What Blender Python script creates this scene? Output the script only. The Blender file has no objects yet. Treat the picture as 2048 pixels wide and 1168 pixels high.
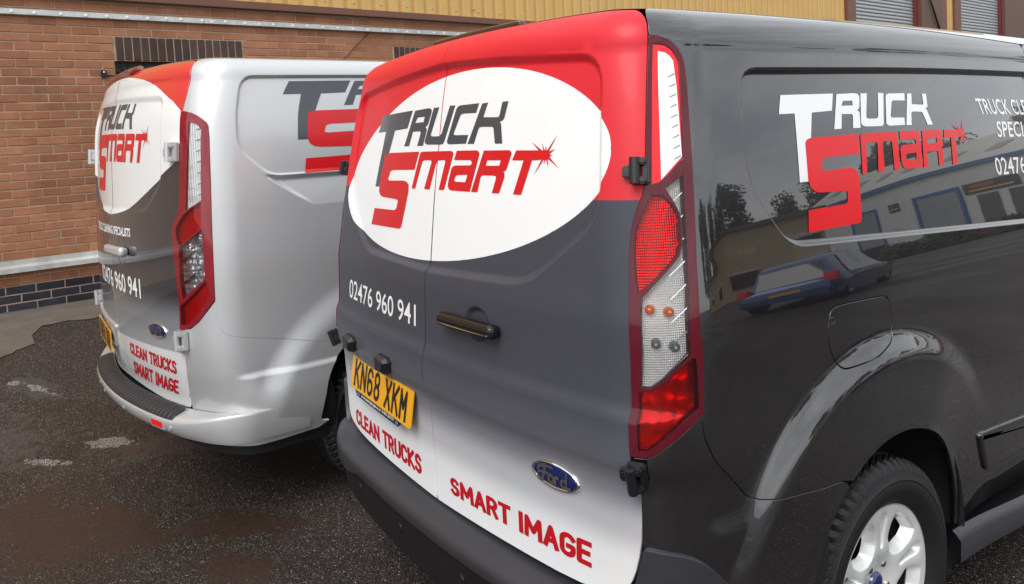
import bpy, bmesh, math, random
import numpy as np
from mathutils import Vector, Matrix
from mathutils.geometry import delaunay_2d_cdt
random.seed(7); RNG = np.random.default_rng(11)
C = bpy.context.scene.collection
scene = bpy.context.scene
# ---------------------------------------------------------------- camera, world, sun, exposure
CAM_LOC = (1.91997, -.97829, 1.54009); CAM_R = (.57581, .8158, -.05398); CAM_U = (-.0191, .07943, .99666); CAM_F = (-.81736, .57286, -.06132)
cam_data = bpy.data.cameras.new('camera'); cam = bpy.data.objects.new('camera', cam_data); C.objects.link(cam)
cam_data.sensor_width = 36; cam_data.lens = 36*1540/2048; cam_data.shift_y = (364.3-584)/2048; cam_data.clip_start = .05; cam_data.clip_end = 900
cam.matrix_world = Matrix(((CAM_R[0], CAM_U[0], -CAM_F[0], CAM_LOC[0]), (CAM_R[1], CAM_U[1], -CAM_F[1], CAM_LOC[1]), (CAM_R[2], CAM_U[2], -CAM_F[2], CAM_LOC[2]), (0, 0, 0, 1)))
scene.camera = cam
SUN_EL, SUN_AZ = math.radians(48), math.radians(150)          # azimuth clockwise from +Y
world = bpy.data.worlds.new('World'); scene.world = world; world.use_nodes = True
wt = world.node_tree; wt.nodes.clear(); wn = wt.nodes.new; wl = wt.links.new
w_out = wn('ShaderNodeOutputWorld'); w_bg = wn('ShaderNodeBackground'); w_bg.inputs['Strength'].default_value = .1
w_sky = wn('ShaderNodeTexSky'); w_sky.sky_type = 'NISHITA'; w_sky.sun_disc = False; w_sky.sun_elevation = SUN_EL; w_sky.sun_rotation = SUN_AZ; w_sky.air_density = 1.2; w_sky.dust_density = 2.5
w_tc = wn('ShaderNodeTexCoord'); w_map = wn('ShaderNodeMapping'); w_map.inputs['Scale'].default_value = (1, 1, 2.6)
w_no = wn('ShaderNodeTexNoise'); w_no.inputs['Scale'].default_value = 2.3; w_no.inputs['Detail'].default_value = 8; w_no.inputs['Roughness'].default_value = .58; w_no.inputs['Distortion'].default_value = .5
w_rp = wn('ShaderNodeValToRGB'); e = w_rp.color_ramp.elements; e[0].position = .3; e[0].color = (6.5, 6.9, 7.3, 1); e[1].position = .68; e[1].color = (13.0, 13.2, 13.4, 1)
w_mx = wn('ShaderNodeMix'); w_mx.data_type = 'RGBA'; w_mx.inputs[0].default_value = .86
wl(w_tc.outputs['Generated'], w_map.inputs['Vector']); wl(w_map.outputs[0], w_no.inputs['Vector']); wl(w_no.outputs['Fac'], w_rp.inputs['Fac'])
wl(w_sky.outputs[0], w_mx.inputs[6]); wl(w_rp.outputs[0], w_mx.inputs[7]); wl(w_mx.outputs[2], w_bg.inputs['Color']); wl(w_bg.outputs[0], w_out.inputs['Surface'])
sun_d = bpy.data.lights.new('sun', 'SUN'); sun_d.energy = 1.4; sun_d.angle = math.radians(34); sun_d.color = (1, .98, .95)
sun = bpy.data.objects.new('sun', sun_d); C.objects.link(sun)
sv = Vector((math.sin(SUN_AZ)*math.cos(SUN_EL), math.cos(SUN_AZ)*math.cos(SUN_EL), math.sin(SUN_EL)))
sun.rotation_euler = (-sv).to_track_quat('-Z', 'Y').to_euler(); sun.location = (0, 0, 20)
vs = scene.view_settings; vs.view_transform = 'Standard'; vs.look = 'None'; vs.exposure = 0.45; vs.gamma = 1; vs.use_curve_mapping = False
scene.render.engine = 'CYCLES'; cy_ = scene.cycles; cy_.max_bounces = 7; cy_.diffuse_bounces = 3; cy_.glossy_bounces = 4; cy_.transparent_max_bounces = 8
# ---------------------------------------------------------------- helpers
def tag(o, label=None, cat=None, group=None, kind=None):
    if label: o['label'] = label
    if cat: o['category'] = cat
    if group: o['group'] = group
    if kind: o['kind'] = kind
    return o
def empty(name, loc=(0, 0, 0), rz=0, parent=None):
    o = bpy.data.objects.new(name, None); C.objects.link(o); o.location = loc; o.rotation_euler = (0, 0, rz); o.empty_display_size = .2; o.parent = parent; return o
def link(name, me, m, parent=None):
    o = bpy.data.objects.new(name, me); C.objects.link(o); o.parent = parent
    if m is not None and not me.materials: me.materials.append(m)
    return o
def mesh_from(name, V, Fc, smooth=False):
    me = bpy.data.meshes.new(name); me.from_pydata([tuple(map(float, v)) for v in V], [], [tuple(int(i) for i in f) for f in Fc]); me.validate()
    if smooth: me.shade_smooth()
    me.update(); return me
def add_box(bm, c, s, M=None):
    r = bmesh.ops.create_cube(bm, size=1); vs_ = r['verts']
    for v in vs_: v.co = Vector((v.co.x*s[0]+c[0], v.co.y*s[1]+c[1], v.co.z*s[2]+c[2]))
    if M is not None: bmesh.ops.transform(bm, matrix=M, verts=vs_)
    return vs_
def bm_obj(name, bm, m, parent=None, bevel=0, smooth=False, seg=2):
    if bevel: bmesh.ops.bevel(bm, geom=list(bm.edges), offset=bevel, segments=seg, affect='EDGES', clamp_overlap=True)
    bmesh.ops.recalc_face_normals(bm, faces=list(bm.faces))
    me = bpy.data.meshes.new(name); bm.to_mesh(me); bm.free()
    if smooth: me.shade_smooth()
    return link(name, me, m, parent)
def box(name, c, s, m, parent=None, bevel=0, M=None):
    bm = bmesh.new(); add_box(bm, c, s, M); return bm_obj(name, bm, m, parent, bevel)
def lathe(profile, n=48, axis='x'):
    """profile of (r, x) rows turned round the x axis"""
    V = []; Fc = []; k = len(profile)
    for i in range(n):
        a = 2*math.pi*i/n
        for r, x in profile: V.append((x, r*math.cos(a), r*math.sin(a)))
    for i in range(n):
        for j in range(k-1):
            a = i*k+j; b = ((i+1) % n)*k+j; Fc.append((a, b, b+1, a+1))
    return V, Fc
def tube(pts, r, n=8):
    V = []; Fc = []; pts = [Vector(p) for p in pts]
    for i, p in enumerate(pts):
        d = (pts[min(i+1, len(pts)-1)]-pts[max(i-1, 0)]).normalized(); a = d.orthogonal().normalized(); b = d.cross(a)
        rr = r[i] if isinstance(r, (list, tuple)) else r
        for j in range(n):
            t = 2*math.pi*j/n; V.append(p+a*math.cos(t)*rr+b*math.sin(t)*rr)
    for i in range(len(pts)-1):
        for j in range(n):
            a = i*n+j; b = i*n+(j+1) % n; Fc.append((a, b, b+n, a+n))
    Fc.append(tuple(range(n))[::-1]); Fc.append(tuple((len(pts)-1)*n+j for j in range(n)))
    return V, Fc
# ---------------------------------------------------------------- materials
def new_mat(name):
    m = bpy.data.materials.new(name); m.use_nodes = True; nt = m.node_tree; b = nt.nodes['Principled BSDF']; return m, nt, b
def setp(b, **k):
    for a, v in k.items():
        i = b.inputs[a.replace('_', ' ')]; i.default_value = v
def vary(nt, b, col, amt=.12, scale=8., rough=None, ramt=.1, bump=0., bscale=60., coord='Object'):
    """base colour and roughness with low-contrast noise, optional fine bump"""
    N, L = nt.nodes.new, nt.links.new
    tc = N('ShaderNodeTexCoord'); no = N('ShaderNodeTexNoise'); no.inputs['Scale'].default_value = scale; no.inputs['Detail'].default_value = 6
    L(tc.outputs[coord], no.inputs['Vector'])
    mx = N('ShaderNodeMix'); mx.data_type = 'RGBA'; L(no.outputs['Fac'], mx.inputs[0])
    mx.inputs[6].default_value = tuple(c*(1-amt) for c in col)+(1,); mx.inputs[7].default_value = tuple(min(1, c*(1+amt)) for c in col)+(1,)
    L(mx.outputs[2], b.inputs['Base Color'])
    if rough is not None:
        mr = N('ShaderNodeMapRange'); L(no.outputs['Fac'], mr.inputs[0]); mr.inputs[3].default_value = max(0, rough-ramt); mr.inputs[4].default_value = min(1, rough+ramt); L(mr.outputs[0], b.inputs['Roughness'])
    if bump:
        n2 = N('ShaderNodeTexNoise'); n2.inputs['Scale'].default_value = bscale; n2.inputs['Detail'].default_value = 4; L(tc.outputs[coord], n2.inputs['Vector'])
        bp = N('ShaderNodeBump'); bp.inputs['Strength'].default_value = bump; bp.inputs['Distance'].default_value = .01; L(n2.outputs['Fac'], bp.inputs['Height']); L(bp.outputs[0], b.inputs['Normal'])
    return mx, tc
def mat(name, col, rough=.5, metal=0., coat=0., amt=.08, scale=8., ramt=.05, bump=0., bscale=60., spec=.5):
    m, nt, b = new_mat(name); setp(b, Metallic=metal, Coat_Weight=coat, Coat_Roughness=.02, Specular_IOR_Level=spec); vary(nt, b, col, amt, scale, rough, ramt, bump, bscale); return m
def lens_mat(name, tint, gloss=.02, base=.04):
    """thin lens: coloured see-through with a glossy surface"""
    m = bpy.data.materials.new(name); m.use_nodes = True; nt = m.node_tree; nt.nodes.clear(); N, L = nt.nodes.new, nt.links.new
    o = N('ShaderNodeOutputMaterial'); t = N('ShaderNodeBsdfTransparent'); t.inputs[0].default_value = tint+(1,); g = N('ShaderNodeBsdfGlossy'); g.inputs['Roughness'].default_value = gloss
    f = N('ShaderNodeFresnel'); f.inputs[0].default_value = 1.5; x = N('ShaderNodeMixShader'); L(f.outputs[0], x.inputs[0]); L(t.outputs[0], x.inputs[1]); L(g.outputs[0], x.inputs[2]); L(x.outputs[0], o.inputs['Surface']); return m
def livery(name, stops, rough, coat, cut, top):
    """printed vinyl: a vertical colour run below `cut`, one flat colour above (uv is in metres on the panel)"""
    m, nt, b = new_mat(name); N, L = nt.nodes.new, nt.links.new
    uv = N('ShaderNodeUVMap'); uv.uv_map = 'panel'; sp = N('ShaderNodeSeparateXYZ'); L(uv.outputs[0], sp.inputs[0])
    mr = N('ShaderNodeMapRange'); L(sp.outputs[1], mr.inputs[0]); mr.inputs[1].default_value = .4; mr.inputs[2].default_value = 1.4
    rp = N('ShaderNodeValToRGB'); rp.color_ramp.interpolation = 'EASE'; el = rp.color_ramp.elements
    for i, (v, c) in enumerate(stops):
        e_ = el[i] if i < 2 else el.new(1.); e_.position = (v-.4); e_.color = c+(1,)
    L(mr.outputs[0], rp.inputs[0])
    gt = N('ShaderNodeMath'); gt.operation = 'GREATER_THAN'; L(sp.outputs[1], gt.inputs[0]); gt.inputs[1].default_value = cut
    mx = N('ShaderNodeMix'); mx.data_type = 'RGBA'; L(gt.outputs[0], mx.inputs[0]); L(rp.outputs[0], mx.inputs[6]); mx.inputs[7].default_value = top+(1,)
    no = N('ShaderNodeTexNoise'); no.inputs['Scale'].default_value = 5; no.inputs['Detail'].default_value = 8; tc = N('ShaderNodeTexCoord'); L(tc.outputs['Object'], no.inputs['Vector'])
    m2 = N('ShaderNodeMix'); m2.data_type = 'RGBA'; m2.blend_type = 'MULTIPLY'; m2.inputs[0].default_value = .10; L(mx.outputs[2], m2.inputs[6]); L(no.outputs['Color'], m2.inputs[7]); L(m2.outputs[2], b.inputs['Base Color'])
    r2 = N('ShaderNodeMapRange'); L(no.outputs['Fac'], r2.inputs[0]); r2.inputs[3].default_value = rough-.05; r2.inputs[4].default_value = rough+.06; L(r2.outputs[0], b.inputs['Roughness'])
    setp(b, Coat_Weight=coat, Coat_Roughness=.02, Coat_IOR=1.75, Specular_IOR_Level=.35); return m
GREY_PRINT = (.056, .057, .072); RED_PRINT = (.72, .018, .03)
M = {}
def paint(name, col, metal, rough, amt=.06, ior=1.6, spec=.5):
    m, nt, b = new_mat(name); setp(b, Metallic=metal, Specular_IOR_Level=spec, Coat_Weight=1., Coat_Roughness=.015, Coat_IOR=ior); vary(nt, b, col, amt, 3., rough, .04); return m
M['dark_paint'] = paint('dark_grey_paint', (.040, .038, .041), .92, .27, ior=1.9, spec=.1)
M['silver_paint'] = paint('silver_paint', (.60, .605, .61), .5, .46, .03, ior=1.42)
M['red_roof'] = paint('red_vinyl_gloss', RED_PRINT, 0, .4)
M['livery_dark'] = livery('printed_vinyl_satin', [(.52, (.85, .85, .85)), (.615, (.78, .78, .79)), (.70, (.46, .46, .49)), (.78, (.20, .20, .225)), (.87, (.085, .085, .105)), (.95, GREY_PRINT)], .42, .04, 1.39, RED_PRINT)
M['livery_silver'] = livery('printed_vinyl_gloss', [(.42, (.80, .80, .81)), (.688, (.78, .78, .79)), (.690, (.36, .37, .38)), (.80, (.22, .225, .235)), (.95, (.024, .024, .033))], .24, .9, 1.62, RED_PRINT)
M['white_vinyl'] = mat('white_vinyl', (.86, .86, .85), .36, amt=.025)
M['white_vinyl_gloss'] = mat('white_vinyl_gloss', (.84, .84, .84), .3, coat=.7, amt=.02)
M['grey_vinyl'] = mat('grey_vinyl', (.058, .064, .076), .24, coat=.3, amt=.05)
M['red_vinyl'] = mat('red_vinyl', (.64, .004, .010), .34, coat=.15, amt=.05)
M['red_text'] = mat('red_text_vinyl', (.50, .003, .010), .45, amt=.05)
M['trim'] = mat('black_trim', (.012, .011, .013), .38, amt=.2, bump=.15, bscale=300)
M['bumper_grey'] = mat('grey_bumper_plastic', (.031, .030, .036), .40, amt=.14, scale=14, bump=.1, bscale=400)
M['skirt'] = mat('black_skirt_plastic', (.007, .006, .008), .5, amt=.2, bump=.15, bscale=300)
M['gloss_black'] = mat('gloss_black', (.01, .01, .011), .08, coat=1.)
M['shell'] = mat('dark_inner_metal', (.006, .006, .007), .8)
M['chrome'] = mat('chrome', (.8, .8, .81), .08, 1., amt=.03)
M['reflector'] = None
M['white_lens'] = mat('white_lamp_plastic', (.93, .93, .92), .15, 0, 1., amt=.04, scale=40)
M['lamp_frame'] = mat('dark_red_lamp_plastic', (.10, .004, .012), .07, coat=.3, amt=.25, spec=.3)
M['lamp_red'] = mat('red_lamp_plastic', (.88, .006, .012), .12, coat=.3, amt=.1, scale=30)
M['lamp_red2'] = mat('faceted_red_lamp_plastic', (.50, .002, .006), .10, coat=.15, amt=.7, scale=22, bump=.25, bscale=40, spec=.3)
M['lamp_pink'] = mat('pale_red_lamp_plastic', (.50, .006, .014), .12, coat=.25, amt=.6, scale=20, bump=.2, bscale=50, spec=.35)
M['amber'] = mat('amber_bulb', (.75, .14, .01), .1, coat=1.)
M['bulb_grey'] = mat('grey_bulb', (.22, .23, .22), .15, coat=1.)
M['clear'] = lens_mat('clear_lens', (.97, .97, .97))
M['plate'] = mat('yellow_plate', (.86, .40, .006), .28, coat=.5, amt=.03)
M['ink'] = mat('black_ink', (.008, .008, .009), .35)
M['badge_blue'] = mat('badge_blue', (.006, .013, .10), .12, coat=1.)
M['tyre'] = mat('tyre_rubber', (.007, .0065, .007), .55, amt=.25, scale=20, bump=.2, bscale=200)
M['alloy'] = mat('silver_alloy', (.80, .81, .80), .30, .35, .4, amt=.05)
M['steel'] = mat('wheel_nut_steel', (.5, .46, .42), .25, 1.)
M['glass_dark'] = mat('dark_glass', (.012, .014, .015), .03, coat=1.)

# ---------------------------------------------------------------- body surfaces
def pch(xs, ys):
    xs = np.array(xs, float); ys = np.array(ys, float)
    d = np.diff(ys)/np.diff(xs); m = np.zeros_like(ys); m[1:-1] = np.where(d[1:]*d[:-1] > 0, 2*d[1:]*d[:-1]/(d[1:]+d[:-1]+1e-12), 0)
    m[0] = d[0]; m[-1] = d[-1]
    def g(x):
        x = np.clip(np.asarray(x, float), xs[0], xs[-1]); i = np.clip(np.searchsorted(xs, x)-1, 0, len(xs)-2)
        h = xs[i+1]-xs[i]; t = (x-xs[i])/h
        return ((2*t**3-3*t**2+1)*ys[i]+(t**3-2*t**2+t)*h*m[i]+(-2*t**3+3*t**2)*ys[i+1]+(t**3-t**2)*h*m[i+1])
    tx = np.linspace(xs[0], xs[-1], 900); ty = g(tx)
    return lambda x: np.interp(x, tx, ty)
def sst(a, b, x):
    t = np.clip((x-a)/(b-a), 0, 1); return t*t*(3-2*t)
def sd_poly(px, py, poly):
    """signed distance to a closed polygon, negative inside (vectorised)"""
    poly = np.asarray(poly, float); d = np.full(np.shape(px), 1e9); ins = np.zeros(np.shape(px), bool)
    for (ax, ay), (bx, by) in zip(poly, np.roll(poly, -1, 0)):
        ex, ey = bx-ax, by-ay; wx, wy = px-ax, py-ay
        t = np.clip((wx*ex+wy*ey)/(ex*ex+ey*ey+1e-12), 0, 1)
        d = np.minimum(d, (wx-ex*t)**2+(wy-ey*t)**2)
        c = (ay > py) != (by > py)
        with np.errstate(divide='ignore', invalid='ignore'):
            ins ^= c & (px < (bx-ax)*(py-ay)/(by-ay)+ax)
    d = np.sqrt(d); return np.where(ins, -d, d)
def rounded(poly, r, n=5):
    poly = [np.array(p, float) for p in poly]; out = []
    for i, p in enumerate(poly):
        a, b = poly[i-1], poly[(i+1) % len(poly)]
        da = np.linalg.norm(a-p); db = np.linalg.norm(b-p); rr = min(r, da*.45, db*.45)
        s = p+(a-p)/da*rr; e = p+(b-p)/db*rr
        for k in range(n+1):
            t = k/n; out.append((1-t)**2*s+2*t*(1-t)*p+t*t*e)
    return np.array(out)
class Body:
    """van skin: u runs from the rear centre line (0) over the corner to the side (metres), v is height, bending into the roof above v0"""
    def __init__(s, P, W, bow, taper, ua, lc, yb, v0, r, roof, disp, ymax, crown=0.):
        s.crown = crown
        s.P, s.W, s.bow, s.taper, s.ua, s.lc, s.yb, s.v0, s.r, s.roof, s.disp, s.ymax = P, W, bow, taper, ua, lc, yb, v0, r, roof, disp, ymax
    def side(s, y, z): return s.W(z)-s.taper*np.clip((1.1-y)/1.1, 0, 1)**2
    def rear(s, x, z): return s.P(z)+s.bow*(np.abs(x)/.78)**2
    def base(s, u, v):
        u = np.asarray(u, float); v = np.asarray(v, float); u, v = np.broadcast_arrays(u, v)
        sg = np.where(u < 0, -1., 1.); a = np.abs(u); z = np.minimum(v, s.v0)
        k = s.W(z)/s.W(.8); xr = np.minimum(a, s.ua)*k; yr = s.rear(xr, z)
        # corner bezier
        t = np.clip((a-s.ua)/s.lc, 0, 1)
        ax_ = s.ua*k; ay_ = s.rear(ax_, z); sl = 2*s.bow*ax_/.78**2
        yb = s.yb+(s.P(z)-s.P(.7))*.9; bx, by = s.side(yb, z), yb
        h1 = (bx-ax_)*.62; h2 = (by-ay_)*.62
        dside = (s.side(yb+.01, z)-s.side(yb-.01, z))/.02
        p1x, p1y = ax_+h1, ay_+h1*sl; p2x, p2y = bx-h2*dside, by-h2
        q0, q1, q2, q3 = (1-t)**3, 3*t*(1-t)**2, 3*t*t*(1-t), t**3
        xc = q0*ax_+q1*p1x+q2*p2x+q3*bx; yc = q0*ay_+q1*p1y+q2*p2y+q3*by
        ys = yb+(a-s.ua-s.lc); xs = s.side(ys, z)
        x = np.where(a <= s.ua, xr, np.where(t < 1, xc, xs)); y = np.where(a <= s.ua, yr, np.where(t < 1, yc, ys))
        return x*sg, y, z, sg
    def F0(s, u, v, plan=False):
        x, y, z, sg = s.base(u, v); e = 1e-3
        v = np.broadcast_to(np.asarray(v, float), np.shape(x)); u = np.broadcast_to(np.asarray(u, float), np.shape(x))
        crown = s.crown*(1-(x/.74)**2)*sst(1.5, s.v0, z)
        if not plan and np.max(v) <= s.v0:
            return np.stack([x, y, z+s.roof(y)*sst(1.15, s.v0, z)+crown], -1), None, None
        # plan normal
        x1, y1, _, _ = s.base(u+e, v); x0, y0, _, _ = s.base(u-e, v)
        tx, ty = x1-x0, y1-y0; L = np.hypot(tx, ty)+1e-12; nx, ny = ty/L, -tx/L
        ph = np.clip((v-s.v0)/s.r, 0, np.pi/2); ins = s.r*(1-np.cos(ph)); up = s.r*np.sin(ph)
        lift = s.roof(y)*sst(1.15, s.v0, np.minimum(v, s.v0))+crown
        x = x-nx*ins; y = y-ny*ins
        return np.stack([x, y, z+up+lift], -1), nx, ny
    def F(s, u, v, off=0.):
        p, nx, ny = s.F0(u, v); d = s.disp(np.asarray(u, float), np.asarray(v, float), p)
        n = s.N0(u, v)
        return p+n*(d+off)[..., None] if np.ndim(d+off) else p+n*(d+off)
    def N0(s, u, v):
        e = 2e-3; u = np.asarray(u, float); v = np.asarray(v, float)
        a = s.F0(u+e, v)[0]-s.F0(u-e, v)[0]; b = s.F0(u, v+e)[0]-s.F0(u, v-e)[0]
        n = np.cross(a, b); return n/(np.linalg.norm(n, axis=-1, keepdims=True)+1e-12)
    def N(s, u, v, e=1.5e-3):
        u = np.asarray(u, float); v = np.asarray(v, float)
        a = s.F(u+e, v)-s.F(u-e, v); b = s.F(u, v+e)-s.F(u, v-e)
        n = np.cross(a, b); return n/(np.linalg.norm(n, axis=-1, keepdims=True)+1e-12)

# ---- dark van (compact panel van), wheel base and heights in metres
D_AX = (.86, .326)
D_SREC = rounded([(1.093, 1.665), (1.094, 1.40), (1.22, 1.252), (2.9, 1.15), (2.9, 1.674)], .06)   # blind window pressing on the side
D_RREC = rounded([(-.05, 1.73), (.728, 1.70), (.705, 1.35), (.457, 1.185), (-.05, 1.17)], .07)
def d_disp0(u, v, p):
    a = np.abs(u); d = np.zeros(np.shape(a))
    sdr = sd_poly(a, v, D_RREC); d = d-.016*sst(.008, -.014, sdr)
    sds = sd_poly(a, v, D_SREC); d = d-.017*sst(.002, -.009, sds)
    side = sst(.80, .98, a)
    y = p[..., 1]; z = p[..., 2]
    rr = np.hypot((y-D_AX[0])*1.0, z-D_AX[1])
    ang = np.arctan2(z-D_AX[1], y-D_AX[0])
    fl = sst(.680, .590, rr)*sst(-.25, .15, np.sin(ang))*sst(.95, .35, np.cos(ang))
    ledge = sst(.722, .672, z)*sst(.14, .30, y)*sst(.75, .55, y)
    d = d+side*(np.maximum(.033*fl, .011*ledge)+.004*sst(.435, .41, rr))
    d = d-side*.03*sst(.50, .30, z)*sst(1.2, 1.5, y)          # lower body tuck
    return d
D_CUP = (.263, 1.060, .058, .047)
def d_disp(u, v, p):
    e = np.hypot((u-D_CUP[0])/D_CUP[2], (v-D_CUP[1])/D_CUP[3])
    return d_disp0(u, v, p)-.013*sst(1.02, .70, e)
DARK = Body(P=pch([.30, .40, .511, .692, .775, .80, .85, .93, .965, 1.042, 1.124, 1.2, 1.3, 1.4, 1.6, 1.70, 1.80], [.05, .047, .045, .043, .041, .036, .019, .023, .036, .042, .045, .055, .068, .082, .118, .142, .172]),
    W=pch([.2, .35, .6, .8, .95, 1.05, 1.10, 1.15, 1.2, 1.25, 1.3, 1.4, 1.5, 1.6, 1.75], [.86, .868, .880, .8845, .8845,   .8834, .8816, .8773, .8700, .8618, .8545, .8385, .8197, .7985, .7625]), bow=.055, taper=.03, ua=.70, lc=.30, yb=.30, v0=1.716, r=.095,
    roof=lambda y: -.03*sst(1.0, 3.0, y)+.0, disp=d_disp, ymax=3.2, crown=.022)
import copy
D_FLAT = copy.copy(DARK); D_FLAT.disp = d_disp0          # the skin without the handle cup
# ---- silver van (mid-size panel van), in its own frame
S_AX = (1.03, .265)
S_SREC = rounded([(1.083, 1.855), (1.09, 1.54), (1.22, 1.42), (2.9, 1.405), (2.9, 1.872)], .055)
S_RREC = rounded([(-.05, 1.80), (.645, 1.78), (.624, 1.42), (.456, 1.285), (-.05, 1.275)], .06)
S_PRESS = rounded([(1.225, 1.397), (1.385, 1.285), (2.9, 1.27), (2.9, 1.39)], .03)
def s_disp(u, v, p):
    a = np.abs(u); d = np.zeros(np.shape(a))
    sdr = sd_poly(a, v, S_RREC); d = d-.012*sst(.01, -.02, sdr)
    sds = sd_poly(a, v, S_SREC); side = sst(.85, 1.0, a)
    press = np.clip((v-1.283)/.115, 0, 1)*sst(0., .020, (a-1.225)*.57+(v-1.397)*.82)*sst(1.432, 1.402, v)
    d = d-np.maximum(.013*sst(.003, -.012, sds), .019*side*press)
    y = p[..., 1]; z = p[..., 2]
    rr = np.hypot(y-S_AX[0], z-S_AX[1]); ang = np.arctan2(z-S_AX[1], y-S_AX[0])
    d = d+side*.030*sst(.70, .57, rr)*sst(.0, .4, np.sin(ang))
    d = d+side*(.014*sst(.612, .586, z)+.006*sst(.60, .50, z))*sst(.29, .40, y)
    return d
SILV = Body(P=pch([.25, .40, .45, .53, .62, .74, .87, 1.0, 1.265, 1.35, 1.52, 1.67, 1.78, 1.87, 1.95], [.14, .132, .129, .109, .092, .085, .088, .09, .099, .103, .112, .126, .155, .19, .23]),
    W=pch([.1, .3, .5, .7, 1.0, 1.3, 1.42, 1.6, 1.8, 1.95], [.955, .965, .98, .985, .985, .972, .962, .94, .905, .87]), bow=.105, taper=.06, ua=.68, lc=.40, yb=.36, v0=1.845, r=.095,
    roof=lambda y: .0*y, disp=s_disp, ymax=3.6, crown=.010)
S_DELTA = math.radians(4.9); S_ORG = (-2.236, -.5375)

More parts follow.
